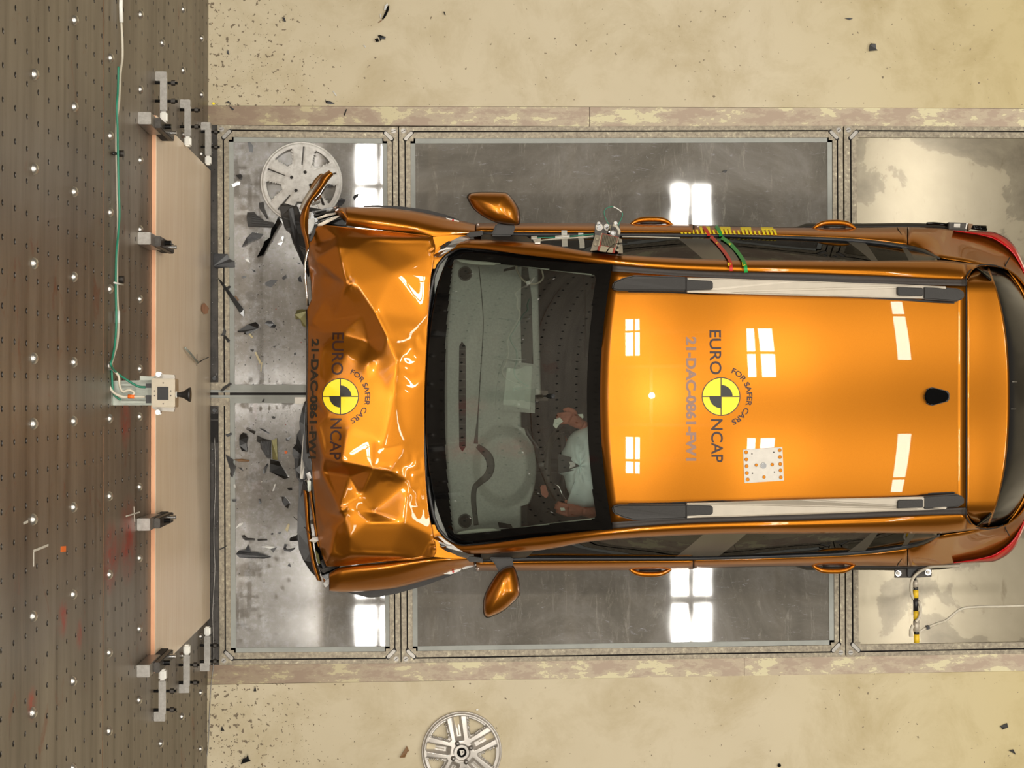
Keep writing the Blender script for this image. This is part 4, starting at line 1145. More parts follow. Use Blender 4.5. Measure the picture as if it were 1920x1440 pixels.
# driver airbag, burst out of the wheel
def pillow(name, outline, z0, zt_, mat, parent, rings=10, n=4, crease=0.0, seed=3, prof=0.5, depth=None, center=None):
    rnd = random.Random(seed)
    o2 = spline([Vector((x, y, 0)) for x, y in outline] + [Vector((*outline[0], 0))], n)[:-1]
    c = center or (sum(p.x for p in o2) / len(o2), sum(p.y for p in o2) / len(o2))
    V = []; m = len(o2)
    for half in (1, -1):
        for k in range(rings + 1):
            t = k / rings; rs = 1 - t
            f = (1 - rs ** 2) ** prof
            for i, p in enumerate(o2):
                z = (z0 + (zt_ - z0) * f) if half > 0 else z0 - (depth if depth is not None else (zt_ - z0)) * f
                a = 2 * math.pi * i / m
                z += half * crease * f * (math.sin(a * 7 + k * .9) * .5 + math.sin(a * 13 - k) * .3)
                V.append(P(c[0] + (p.x - c[0]) * rs, c[1] + (p.y - c[1]) * rs, z))
    Fc = []
    for h in range(2):
        b0 = h * (rings + 1) * m
        for k in range(rings):
            for i in range(m):
                j = (i + 1) % m; q = (b0 + k * m + i, b0 + k * m + j, b0 + (k + 1) * m + j, b0 + (k + 1) * m + i)
                Fc.append(q if h else tuple(reversed(q)))
    bm = bmesh.new()
    for v in V: bm.verts.new(v)
    bm.verts.ensure_lookup_table()
    for f in Fc:
        try: bm.faces.new([bm.verts[i] for i in f])
        except ValueError: pass
    bmesh.ops.remove_doubles(bm, verts=bm.verts, dist=1e-5)
    return bm_obj(name, bm, mat, parent, True)
pillow('driver_airbag', [(1102, 797), (1087, 803), (1074, 811), (1065, 822), (1059, 838), (1052, 852), (1070, 857), (1081, 860), (1085, 868), (1084, 877), (1070, 882), (1049, 888), (1057, 893), (1062, 915), (1068, 930), (1063, 944), (1080, 949), (1098, 952), (1120, 950), (1150, 945), (1165, 870), (1150, 800), (1120, 790)],
       .98, 1.14, 'airbag', car, 12, 4, .012, prof=.6)
cyl('airbag_vent', P(1109.5, 915.5, 1.10), .012, .012, 'black', car)
# tailgate with spoiler, rear glass and lower panel
def spoiler_right(d): return 1892.5 - 31 * (d / 224) ** 2.6
rows = []
for i in range(17):
    t = i / 16; row = []
    for j in range(61):
        e = -1 + 2 * j / 60; dd = abs(e) * 243
        x0 = 1813 + (0 if dd < 218 else (dd - 218) ** 1.5 * .19); x1 = spoiler_right(dd); px = x0 + (x1 - x0) * t
        z = zc(px) - .055 * (dd / 215) ** 2 - (0 if dd < 208 else .0010 * (dd - 208) ** 1.5) - .006 * t ** 3
        row.append(CP(px, dd, z, 1 if e > 0 else -1))
    rows.append(row)
sheet('rear_spoiler', rows, 'paint', car, 0.02)
rows = []
for i in range(13):
    t = i / 12; row = []
    for j in range(61):
        e = -1 + 2 * j / 60; dd = abs(e) * 244
        xa = spoiler_right(min(dd, 236)) - 6 - (0 if dd < 220 else (dd - 220) * .9); xb = 1946 - 62 * (dd / 246) ** 3.5
        px = xa + (xb - xa) * t; z = (1.44 - .05 * (dd / 215) ** 2) + (1.0 - 1.42) * t ** 1.2 - .05 * max(0, (dd - 225) / 20)
        row.append(CP(px, dd * (1 - .0 * t), z, 1 if e > 0 else -1))
    rows.append(row)
sheet('rear_window', rows, 'gloss', car, 0.004)
for y, x in ((716, 1898), (767, 1896)): tube('heater_wire', [P(x, y, 1.40), P(x + 9, y, 1.36)], .001, 'alu', car, 5)
rows = []
for k, (zz, off) in enumerate(((1.0, 0), (.95, 5), (.85, 9), (.7, 12), (.5, 14), (.3, 6))):
    rows.append([CP(1947 + off - 62 * (abs(e) * 246 / 246) ** 3.5, abs(e) * 244, zz, 1 if e > 0 else -1) for e in lin(-1, 1, 41)])
sheet('tailgate_panel', rows, 'paint', car, 0.005)
for s in (1, -1):
    pts = [(1812, 209, 1.452), (1811.5, 222, 1.432), (1813, 229, 1.415), (1818, 236, 1.39), (1827, 243, 1.34), (1838, 247, 1.30), (1852, 248, 1.26), (1868, 246, 1.2), (1880, 241, 1.12)]
    tube('tailgate_gap', [CP(x, d, z, s) for x, d, z in pts], .0035, 'gap', car, 6)
    tube('lamp_gap', [CP(x, d, z, s) for x, d, z in ((1893, 261, .955), (1888, 252, 1.0), (1884, 243, 1.06))], .003, 'gap', car, 6)
tube('tailgate_gap', [P(1811.7, y, zroof(1812, y) + .0005) for y in range(534, 955, 20)], .0028, 'gap', car, 6)

# ---- bonnet: crumpled sheet, a triangulated set of folds, then rounded a little
HP = [  # photo x, y, height
 (815,478,.985),(808,520,.998),(803,600,1.003),(798,700,1.006),(796,744,1.006),(795,850,1.003),(799,909,.998),(804,959,.99),(813,1005,.98),(817,1040,.965),
 (632,444,.985),(700,446,.99),(809,447,.972),(611,422,.92),(700,431,.925),(769,438,.93),(811,443,.945),
 (600,419,.90),(591,430,.88),(580,457,.83),(577,500,.81),(580,517,.80),(583,561,.82),(577,577,.81),(577,611,.82),(578,660,.90),(578,700,.92),(577,744,.92),(576,800,.92),(579,840,.82),(584,864,.82),(590,940,.81),(597,1018,.83),(613,1064,.86),
 (592,487,.955),(626,523,.975),(648,531,1.075),(633,460,1.03),(640,495,1.055),(668,535,1.07),(703,586,1.075),(725,630,1.078),(745,680,1.085),(740,750,1.075),(721,831,1.072),(717,840,1.070),(734,884,1.08),(712,901,1.05),(677,929,1.045),(636,952,1.075),(645,971,1.05),(655,1006,1.035),(656,1038,1.0),(645,1045,.975),
 (678,591,1.035),(630,599,.95),(583,605,.865),(610,622,.93),(640,625,1.0),(690,640,1.015),(715,668,1.07),
 (594,700,1.03),(592,744,1.035),(592,800,1.035),(612,720,1.062),(612,780,1.062),(650,744,1.072),(700,744,1.075),(680,690,1.068),(707,700,1.072),(650,800,1.07),(700,820,1.070),(605,855,1.035),(603,884,.955),(640,866,1.09),(700,878,1.10),(655,893,1.02),
 (600,655,1.01),(650,665,1.055),
 (615,962,.93),(608,990,.925),(618,1040,.965),(625,1000,1.0),(603,915,.90),(622,990,1.0),
 (740,512,1.030),(790,487,.995),(765,650,1.050),(772,744,1.034),(765,830,1.035),(690,980,1.045),(758,979,1.03),(700,960,1.01),(660,954,1.055),(765,905,1.035),(690,1040,.995),(817,1030,.975),
 (637,1062,.905),(720,1053,.925),(790,1046,.94),(806,1040,.962),(730,1042,.985),(646,540,1.06),(610,560,.93),(640,560,1.02),(600,520,.90),(665,465,1.03)]
hv = [Vector((x, y)) for x, y, z in HP]
def hidx(a): return min(range(len(HP)), key=lambda i: (HP[i][0] - a[0]) ** 2 + (HP[i][1] - a[1]) ** 2)
ov, oe, of, *_r = delaunay_2d_cdt(hv, [(hidx(a), hidx(b)) for a, b in [
    ((648,531,1.075),(668,535,1.07)),((668,535,1.07),(703,586,1.075)),((703,586,1.075),(725,630,1.078)),((725,630,1.078),(745,680,1.085)),((745,680,1.085),(740,750,1.075)),((740,750,1.075),(721,831,1.072)),
    ((717,840,1.070),(734,884,1.08)),((734,884,1.08),(712,901,1.05)),((712,901,1.05),(677,929,1.045)),((677,929,1.045),(636,952,1.075)),((636,952,1.075),(645,971,1.05)),((645,971,1.05),(655,1006,1.035)),
    ((592,487,.955),(648,531,1.075)),((592,487,.955),(626,523,.975)),((633,460,1.03),(640,495,1.055)),((640,495,1.055),(648,531,1.075)),((678,591,1.035),(630,599,.95)),((630,599,.95),(583,605,.865)),
    ((632,444,.985),(700,446,.99)),((700,446,.99),(809,447,.972)),((645,1045,.975),(730,1042,.985)),((605,855,1.035),(636,952,1.075)),((603,884,.955),(655,893,1.02)),((636,952,1.075),(660,954,1.055)),((603,884,.955),(636,952,1.075))]], [], 0, 1e-4)
hz = {}
for v in range(len(ov)):
    b = min(range(len(HP)), key=lambda i: (hv[i] - ov[v]).length); hz[v] = HP[b][2]
XS0, XS1, YS0, YS1, ST = 572.0, 822.0, 414.0, 1072.0, 2.0
NX = int((XS1 - XS0) / ST) + 1; NY = int((YS1 - YS0) / ST) + 1
Z = np.full((NY, NX), np.nan)
gx = XS0 + ST * np.arange(NX); gy = YS0 + ST * np.arange(NY); GX, GY = np.meshgrid(gx, gy)
for f in of:
    for k in range(1, len(f) - 1):
        a, b, c = f[0], f[k], f[k + 1]; (ax, ay), (bx_, by), (cx, cy) = ov[a], ov[b], ov[c]
        det = (by - cy) * (ax - cx) + (cx - bx_) * (ay - cy)
        if abs(det) < 1e-9: continue
        l1 = ((by - cy) * (GX - cx) + (cx - bx_) * (GY - cy)) / det; l2 = ((cy - ay) * (GX - cx) + (ax - cx) * (GY - cy)) / det; l3 = 1 - l1 - l2
        ins = (l1 > -1e-6) & (l2 > -1e-6) & (l3 > -1e-6)
        Z[ins] = (l1 * hz[a] + l2 * hz[b] + l3 * hz[c])[ins]
# outline of the bonnet (photo points)
HO = [(600,419),(611,422),(700,431),(769,438),(811,443),(816,460),(815,478),(808,520),(803,600),(798,700),(796.5,744),(796,850),(799,909),(804,959),(813,1005),(818,1035),(813,1045),(720,1053),(637,1062),(613,1064),(603,1040),(597,1018),(592,975),(590,940),(586,900),(584,864),(580,850),(577,820),(576,744),(577,660),(577,611),(576,580),(584,561),(583,530),(580,510),(577,495),(580,457),(591,430)]
def inpoly(x, y, P_):
    c = np.zeros(np.shape(x), bool); n = len(P_)
    for i in range(n):
        x1, y1 = P_[i]; x2, y2 = P_[(i + 1) % n]
        cond = ((y1 > y) != (y2 > y)) & (x < (x2 - x1) * (y - y1) / ((y2 - y1) + 1e-12) + x1)
        c ^= cond
    return c
Mk = ~np.isnan(Z)
# fill beyond hull, then smooth
Zf = np.where(Mk, Z, 0.0)
for _ in range(40):
    if Mk.all(): break
    W = np.zeros_like(Zf); A_ = np.zeros_like(Zf)
    for dy, dx in ((0, 1), (0, -1), (1, 0), (-1, 0)):
        W += np.roll(Mk, (dy, dx), (0, 1)); A_ += np.roll(np.where(Mk, Zf, 0), (dy, dx), (0, 1))
    new = (~Mk) & (W > 0); Zf[new] = A_[new] / W[new]; Mk |= new
def smooth(Zq, it):
    for _ in range(it):
        pd = np.pad(Zq, 1, mode='edge')
        Zq = (pd[1:-1, 1:-1] * 4 + (pd[:-2, 1:-1] + pd[2:, 1:-1] + pd[1:-1, :-2] + pd[1:-1, 2:]) * 2 + pd[:-2, :-2] + pd[2:, 2:] + pd[:-2, 2:] + pd[2:, :-2]) / 16
    return Zq
# soft everywhere, crisper on the folds: blend two amounts of smoothing by noise-free curvature
Z1 = smooth(Zf, 3); Z2 = smooth(Zf, 26)
cur = np.abs(Z1 - Z2); wq = np.clip(smooth(cur, 3) / 0.0045, 0, 1)
ZH = Z1 * wq + Z2 * (1 - wq)
# small puckers near the screen and around the hubs of the folds
rng = np.random.RandomState(4)
ZH += .010 * np.exp(-(((GX - 686) / 13) ** 2 + ((GY - 680) / 18) ** 2))  # dome added to the sheet, shaped to catch a lamp highlight
for (cx, cy, r, amp, fq, an) in ((775, 880, 22, .0008, .32, .6), (785, 640, 18, .0006, .25, 2.2), (655, 531, 7, .003, .6, .3), (728, 890, 9, .002, .4, 1.2), (785, 930, 16, .0009, .3, 2.6), (640, 955, 6, .003, .6, .9), (760, 700, 24, .0008, .2, 1.4), (813, 470, 6, .004, .6, .4), (815, 1025, 6, .004, .6, .8), (590, 500, 12, .002, .3, 1.5), (587, 560, 10, .002, .3, 1.0)):
    rr2 = np.exp(-((GX - cx) ** 2 + (GY - cy) ** 2) / (2 * r * r)); u = (GX - cx) * math.cos(an) + (GY - cy) * math.sin(an); v = -(GX - cx) * math.sin(an) + (GY - cy) * math.cos(an)
    ZH += amp * rr2 * np.sin(fq * u + 1.5 * np.sin(fq * .6 * v))
def zhood(x, y):
    fx = min(max((x - XS0) / ST, 0), NX - 1.001); fy = min(max((y - YS0) / ST, 0), NY - 1.001); i, j = int(fx), int(fy); a, b = fx - i, fy - j
    return float(ZH[j, i] * (1 - a) * (1 - b) + ZH[j, i + 1] * a * (1 - b) + ZH[j + 1, i] * (1 - a) * b + ZH[j + 1, i + 1] * a * b)
# mesh rows span from the left outline to the right outline at each y, so the edge is clean
def xspan(y):
    xs_ = []
    n = len(HO)
    for i in range(n):
        x1, y1 = HO[i]; x2, y2 = HO[(i + 1) % n]
        if (y1 > y) != (y2 > y): xs_.append(x1 + (x2 - x1) * (y - y1) / (y2 - y1))
    return (min(xs_), max(xs_)) if len(xs_) >= 2 else None
rows = []
for y in np.arange(420.5, 1063.5, 2.0):
    sp_ = xspan(y)
    if not sp_: continue
    a, b = sp_
    rows.append([P(x, y, zhood(x, y)) for x in lin(a, b, 110)])
sheet('crumpled_bonnet', rows, 'paint', car, 0.004)

# ---- lettering, laid on the painted surfaces
def text_mesh(txt, bold=0.0):
    c = bpy.data.curves.new('t', 'FONT'); c.body = txt; c.size = 1; c.offset = bold; c.resolution_u = 6
    o = bpy.data.objects.new('t', c); COL.objects.link(o)
    bpy.context.view_layer.update()
    me = bpy.data.meshes.new_from_object(o.evaluated_get(bpy.context.evaluated_depsgraph_get()))
    bpy.data.objects.remove(o); bpy.data.curves.remove(c)
    return me
def letters(name, txt, fn, zfn, mat, parent, bold=0.0, cuts=(12, 3), dz=0.0016, fit=None):
    """fn maps (u in 0..1 along the line, v in 0..1 up) to a photo point; zfn gives the surface height"""
    me = text_mesh(txt, bold); bm = bmesh.new(); bm.from_mesh(me); bpy.data.meshes.remove(me)
    xs_ = [v.co.x for v in bm.verts]; ys_ = [v.co.y for v in bm.verts]
    x0, x1 = min(xs_), max(xs_); y0, y1 = min(ys_), max(ys_)
    for ax, n, lo, hi in ((0, cuts[0], x0, x1), (1, cuts[1], y0, y1)):
        for k in range(1, n):
            co = Vector((0, 0, 0)); co[ax] = lo + (hi - lo) * k / n; no = Vector((0, 0, 0)); no[ax] = 1
            bmesh.ops.bisect_plane(bm, geom=bm.verts[:] + bm.edges[:] + bm.faces[:], plane_co=co, plane_no=no)
    for v in bm.verts:
        px, py = fn((v.co.x - x0) / (x1 - x0), (v.co.y - y0) / (y1 - y0))
        v.co = P(px, py, zfn(px, py) + dz)
    bmesh.ops.triangulate(bm, faces=bm.faces)
    me = bpy.data.meshes.new(name); bm.to_mesh(me); bm.free()
    if sum(p.normal.z for p in me.polygons) < 0: me.flip_normals()
    o = bpy.data.objects.new(name, me); COL.objects.link(o); me.materials.append(M[mat]); o.parent = parent
    return o
def down(x0, x1, y0, y1, slant=0.0):
    return lambda u, v: (x0 + (x1 - x0) * v + slant * u, y0 + (y1 - y0) * u)
def arc(cx, cy, r0, r1, a0, a1):
    def f(u, v):
        a = math.radians(a0 + (a1 - a0) * u); r = r0 + (r1 - r0) * v
        return (cx + r * math.cos(a), cy + r * math.sin(a))
    return f
def target(cx, cy, r, zfn, parent):
    """yellow and black quartered crash-test target"""
    def disc(name, r0, r1, a0, a1, mat, dz):
        V = []; Fc = []; na, nr_ = max(4, int((a1 - a0) / 6)), 6
        for i in range(nr_ + 1):
            for k in range(na + 1):
                a = math.radians(a0 + (a1 - a0) * k / na); q = r0 + (r1 - r0) * i / nr_
                x, y = cx + q * math.cos(a), cy + q * math.sin(a); V.append(P(x, y, zfn(x, y) + dz))
        for i in range(nr_):
            for k in range(na):
                b = i * (na + 1) + k; Fc.append((b, b + 1, b + na + 2, b + na + 1))
        o = mesh_obj(name, V, Fc, mat, parent)
        if sum(p.normal.z for p in o.data.polygons) < 0: o.data.flip_normals()
        return o
    disc('target_ring', 0.05, r, 0, 360, 'inkbrown', .0014)
    w = 1.0
    for a0 in (0, 90, 180, 270):
        # yellow quadrants, inset from the black cross
        V = []; Fc = []
        n = 14
        for i in range(7):
            q = (r - 1.8) * i / 6
            for k in range(n + 1):
                a = math.radians(a0 + 90 * k / n); x = q * math.cos(a); y = q * math.sin(a)
                sx = 1 if a0 in (0, 270) else -1; sy = 1 if a0 in (0, 90) else -1
                x = sx * max(abs(x), .95); y = sy * max(abs(y), .95)
                V.append(P(cx + x, cy + y, zfn(cx + x, cy + y) + .0022))
        for i in range(6):
            for k in range(n):
                b = i * (n + 1) + k; Fc.append((b, b + 1, b + n + 2, b + n + 1))
        o = mesh_obj('target_quadrant', V, Fc, 'yellow', parent)
        if sum(p.normal.z for p in o.data.polygons) < 0: o.data.flip_normals()
    disc('target_sector', 0.05, r * .60, 270, 360, 'inkblack', .003)
    disc('target_sector', 0.05, r * .60, 90, 180, 'inkblack', .003)
def emblem(words_, zfn, cx, cy, r, num, slant=(0, 0), nslant=0, inkN='inkgrey', wb=0.0):
    (ex0, ex1, ey0, ey1), (nx0, nx1, ny0, ny1) = words_
    letters('lettering', 'EURO', down(ex0, ex1, ey0, ey1, slant[0]), zfn, 'ink', car, 0.012, (14, 4))
    letters('lettering', 'NCAP', down(nx0, nx1, ny0, ny1, slant[1]), zfn, 'ink', car, 0.012, (14, 4))
    target(cx, cy, r, zfn, car)
    letters('lettering', 'FOR SAFER CARS', arc(cx, cy, r * 1.335, r * 1.62, -67, 67), zfn, 'ink', car, 0.022, (26, 2))
    x0, x1, y0, y1 = num
    letters('lettering', '21-DAC-0861-FW1', down(x0, x1, y0, y1, nslant), zfn, inkN, car, 0.042, (44, 4))
emblem(((1330, 1352, 619, 702), (1333, 1355, 786, 867)), zroof, 1352, 743.5, 36.3, (1286, 1306, 631.5, 864), (1, 1))
emblem(((623, 645, 623.5, 703), (619.5, 641, 784.5, 862)), zhood, 638.3, 743.3, 34.6, (584, 598.5, 635, 860), (-2, -2), -6, 'inkblack')

# ---- front wings
def loft(name, rails, x0, x1, mat, n=70, m=10, solid=.005, bulge=0.0, s=None, dz=0):
    """rails: functions px -> (py, z); cross-sections interpolate smoothly through them"""
    rows = []
    K = len(rails) - 1
    for px in lin(x0, x1, n):
        pts = [Vector((0, *r(px))) for r in rails]
        sp_ = spline(pts, m)
        rows.append([P(px, v.y, v.z + dz) for v in sp_])
    return sheet(name, rows, mat, car, solid)
class Yl:
    def __init__(s, pts): x = [p[0] for p in pts]; s.y = herm(x, [p[1] for p in pts]); s.z = herm(x, [p[2] for p in pts])
    def __call__(s, px): return s.y(px), s.z(px)
loft('front_wing', [Yl([(648, 423, .885), (700, 430, .92), (769, 437, .925), (815, 444, .935), (895, 441, .90)]),
                    Yl([(648, 412, .925), (700, 416, .945), (769, 424, .945), (815, 431, .935), (895, 434, .905)]),
                    Yl([(648, 396, .90), (700, 401, .91), (769, 408, .90), (830, 419, .88), (895, 428, .86)]),
                    Yl([(648, 388, .80), (700, 388.5, .80), (769, 395, .80), (830, 407, .79), (895, 421, .78)]),
                    Yl([(648, 392, .62), (700, 391, .6), (769, 397, .6), (830, 408, .6), (895, 422, .6)])], 649, 893, 'paint', m=6)
# torn nose of that wing, curling over
loft('torn_wing_edge', [Yl([(628, 400, .86), (640, 408, .88), (652, 420, .89)]), Yl([(628, 397, .90), (640, 397, .95), (652, 408, .93)]), Yl([(628, 394, .87), (640, 389, .90), (652, 389, .82)])], 628, 652, 'paint', 14, 8)
loft('front_wing', [Yl([(616, 1075, .88), (640, 1063, .90), (720, 1055, .92), (815, 1046, .935), (880, 1043, .91)]),
                    Yl([(616, 1082, .90), (640, 1072, .93), (720, 1065, .945), (815, 1053, .94), (880, 1049, .91)]),
                    Yl([(616, 1098, .86), (640, 1092, .90), (720, 1084, .905), (815, 1066, .89), (880, 1055, .86)]),
                    Yl([(616, 1108, .80), (640, 1110, .80), (720, 1105, .80), (815, 1083, .79), (880, 1063, .78)]),
                    Yl([(616, 1104, .6), (640, 1105, .6), (720, 1100, .6), (815, 1080, .6), (880, 1062, .6)])], 617, 890, 'paint', m=6)
prism('wheel_arch_cladding', [(680, 386), (700, 384.5), (750, 386.5), (800, 393), (835, 402), (862, 412), (862, 418), (830, 412), (760, 402), (680, 396)], .58, .12, 'softblack', car, bevel=.01)
prism('wheel_arch_cladding', [(640, 1108), (690, 1121), (700, 1121), (745, 1113), (800, 1097), (850, 1078), (850, 1068), (760, 1088), (640, 1100)], .58, .12, 'softblack', car, bevel=.01)
for pts, lb in (([(835, 408), (846, 410), (862, 414), (858, 417), (845, 415)], 0), ([(831, 1076), (845, 1070), (866, 1066), (862, 1071), (845, 1077)], 0)):
    ww = prism('side_repeater', pts, .79, .03, 'white', car, bevel=.002)
    cx = sum(p[0] for p in pts) / 5; cy = sum(p[1] for p in pts) / 5
    prism('repeater_bulb', circ(cx, cy, 2.2, 8), .819, .003, 'redtape', ww)
prism('rear_wing_edge', [(866, 1064), (895, 1057), (895, 1060), (868, 1068)], .80, .02, 'clear', car)
# side of the engine bay and door mirror base, hinge crush at the screen corners
for s in (1, -1):
    def m_(pts): return [(x, CY - s * d) for x, d in (pts if s > 0 else list(reversed(pts)))]
    prism('torn_cowl_corner', m_([(815, 262), (822, 272), (828, 281), (845, 292), (862, 300), (877, 303), (882, 296), (868, 291), (852, 280), (838, 271), (826, 262)]), .955, .02, 'steel', car, jit=.03, bevel=.001, seed=5)
    prism('cowl_panel', m_([(808, 262), (812, 300), (850, 303), (885, 302), (866, 286), (850, 277), (832, 262), (818, 240), (809, 240)]), .925, .012, 'paint', car)
    prism('crushed_hinge', m_([(812, 266), (820, 262), (838, 278), (835, 286), (822, 281)]), .955, .035, 'paint', car, jit=.035, seed=8)
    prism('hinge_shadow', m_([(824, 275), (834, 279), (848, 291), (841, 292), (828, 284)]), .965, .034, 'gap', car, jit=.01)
    prism('cowl_rubber', m_([(870, 298), (905, 302), (905, 311), (880, 309)]), .925, .02, 'softblack', car, jit=.01)
# mirrors
def mirror(outl, stalk, inner, z0, s, nm='door_mirror'):
    sh = pillow(nm, outl, z0, z0 + .085, 'paint', car, 14, 5, 0, prof=.5, depth=.07)
    c = (sum(p[0] for p in outl) / len(outl), sum(p[1] for p in outl) / len(outl))
    o2 = [(c[0] + (x - c[0]) * 1.035, c[1] + (y - c[1]) * 1.035) for x, y in outl]
    pillow('mirror_rim', o2, z0 - .012, z0 + .012, 'black', sh, 6, 5, 0, prof=.3, depth=.08)
    prism('mirror_stalk', stalk, z0 - .09, .08, 'softblack', sh, bevel=.008)
mirror([(877, 371), (881, 364), (895, 361), (915, 360.5), (938, 361), (950, 363), (960, 373), (970, 388), (974, 403), (973.5, 417), (969, 421), (956, 421), (935, 418), (915, 410), (900, 401), (886, 388)],
       [(930, 418), (967, 421), (963, 436), (960, 443), (920, 442), (926, 430)], None, 1.0, 1)
mirror([(953, 1062), (943, 1066), (932, 1077), (918, 1098), (908, 1121), (907, 1146), (912, 1156), (922, 1155), (943, 1145), (960, 1131), (973, 1116), (974.5, 1102), (969, 1078), (962, 1063)],
       [(917, 1045), (961, 1045), (963, 1062), (955, 1068), (936, 1074), (928, 1058)], None, 1.0, -1)
# ---- lower body core, wheels
x_f = P(600, CY, .5).x; x_r = P(1930, CY, .5).x; hw = .80
box('engine_bay', (P(606, CY, .8).x, -.02 + P(600, CY + 295, .8).y, .25), (P(800, CY, .8).x, P(600, CY - 290, .8).y, .80), 'black', car, .03)
box('underbody', (P(790, CY, .3).x, P(600, CY + 285, .3).y, .18), (x_r, P(600, CY - 285, .3).y, .24), 'softblack', car, .01)
for wx in (P(745, CY, .3).x, P(745, CY, .3).x + 2.60):
    for s in (1, -1):
        yc_ = P(700, CY - s * 300, .3).y - s * .10
        bm = bmesh.new(); prof = [(-.09, .20), (-.10, .27), (-.085, .315), (-.05, .325), (.05, .325), (.085, .315), (.10, .27), (.09, .20)]
        n = 40; vs = [[bm.verts.new((wx + r * math.cos(2 * math.pi * i / n), yc_ + a, .325 + r * math.sin(2 * math.pi * i / n))) for a, r in prof] for i in range(n)]
        for i in range(n):
            for j in range(len(prof)):
                j2 = (j + 1) % len(prof)
                bm.faces.new((vs[i][j], vs[(i + 1) % n][j], vs[(i + 1) % n][j2], vs[i][j2]))
        ty = bm_obj('tyre', bm, 'tyre', car, True)
        cyl('wheel_rim', (wx, yc_, .325), .205, .15, 'steel', car, 'Y', seg=30, bevel=.01)

# ---- broken nose
def pr(name, pts, z, h, mat, jit=0.03, bev=.002, seed=1, parent=None): return prism(name, pts, z, h, mat, parent or car, jit=jit, bevel=bev, seed=seed)
pr('bumper_shell', [(523, 384), (535, 381), (548, 385), (558, 386), (562, 402), (565, 420), (570, 440), (577, 470), (580, 500), (578, 520), (572, 505), (560, 480), (549, 455), (543, 435), (534, 430), (527, 405)], .50, .06, 'softblack', .05, .006, 3)
pr('bumper_rib', [(541, 392), (549, 388), (556, 430), (566, 465), (573, 495), (566, 490), (553, 455), (545, 425)], .57, .02, 'black', .02, .003, 4)
pr('bumper_flange', [(566, 384), (580, 388), (612, 394), (608, 398), (580, 396), (565, 396)], .55, .03, 'softblack', .02, .003, 4)
# the curled strip torn from the bumper corner, orange outside
def ribbon(name, left, right, z0, z1, mat, bulge=.03, solid=.004, n=8):
    L_ = spline([Vector((x, y, 0)) for x, y in left], n); R_ = spline([Vector((x, y, 0)) for x, y in right], n); rows = []
    m = len(L_)
    for i in range(m):
        t = i / (m - 1); z = z0 + (z1 - z0) * t
        rows.append([P(L_[i].x + (R_[i].x - L_[i].x) * u, L_[i].y + (R_[i].y - L_[i].y) * u, z + bulge * math.sin(math.pi * u) - .0 * u) for u in lin(0, 1, 9)])
    return sheet(name, rows, mat, car, solid)
ribbon('torn_bumper_strip', [(617, 319), (603, 330), (597, 345), (588, 358), (577, 374), (567, 392), (562, 410), (564, 430), (571, 455), (575, 490)],
       [(626, 327), (618, 336), (608, 350), (596, 366), (586, 378), (581, 392), (579, 412), (579, 430), (582, 450), (584, 470)], .62, .72, 'paint', .025)
ribbon('torn_bumper_backing', [(602, 325), (594, 332), (584, 350), (574, 365), (566, 380), (561, 392)], [(612, 330), (604, 338), (592, 354), (583, 370), (574, 384), (568, 398)], .60, .63, 'railgrey', .01)
ribbon('torn_dark_edge', [(600, 326), (590, 336), (580, 352)], [(606, 326), (596, 340), (586, 354)], .64, .66, 'brown', .01)
ribbon('lamp_fragment', [(606, 345), (598, 358), (588, 372)], [(612, 350), (604, 364), (592, 376)], .60, .62, 'chrome', .01)
for k, (a, b, w) in enumerate((((590, 398), (636, 388), 3), ((588, 404), (640, 394), 2.4), ((594, 410), (630, 400), 3.2), ((590, 418), (648, 402), 2.2), ((600, 420), (640, 408), 2))):
    pr('crushed_metal_strut', [(a[0], a[1] - w / 2), ((a[0] + b[0]) / 2, (a[1] + b[1]) / 2 - w * 1.2), (b[0], b[1] - w / 2), (b[0], b[1] + w / 2), ((a[0] + b[0]) / 2, (a[1] + b[1]) / 2 + w * .4), (a[0], a[1] + w / 2)], .84 + .005 * k, .015, ('chrome', 'darksteel', 'railgrey')[k % 3], .02, .001, k)
pr('headlamp_cavity', [(584, 396), (620, 396), (645, 402), (650, 424), (615, 422), (600, 418), (592, 432), (580, 455), (578, 430)], .80, .03, 'gloss', .01, .002, 4)
pr('headlamp_lens', [(578, 410), (590, 409), (590, 418), (586, 436), (578, 440)], .83, .03, 'clear', .03, .003, 7)
pr('torn_headlamp', [(584, 452), (594, 428), (598, 420), (592, 421), (585, 434), (580, 452)], .86, .02, 'softblack', .02, .002, 7)
pr('bent_bracket', [(595, 421), (612, 412), (632, 404), (636, 406), (618, 416), (604, 423), (596, 424)], .90, .01, 'railgrey', .02, .001, 2)
for k, pts in enumerate(([(584, 380), (600, 376), (600, 380), (585, 385)], [(587, 372), (602, 366), (603, 370), (590, 378)], [(600, 372), (604, 370), (609, 384), (604, 384)])):
    pr('lamp_fragment', pts, .58, .02, ('alu', 'brown', 'darksteel')[k], .02, .001, k)
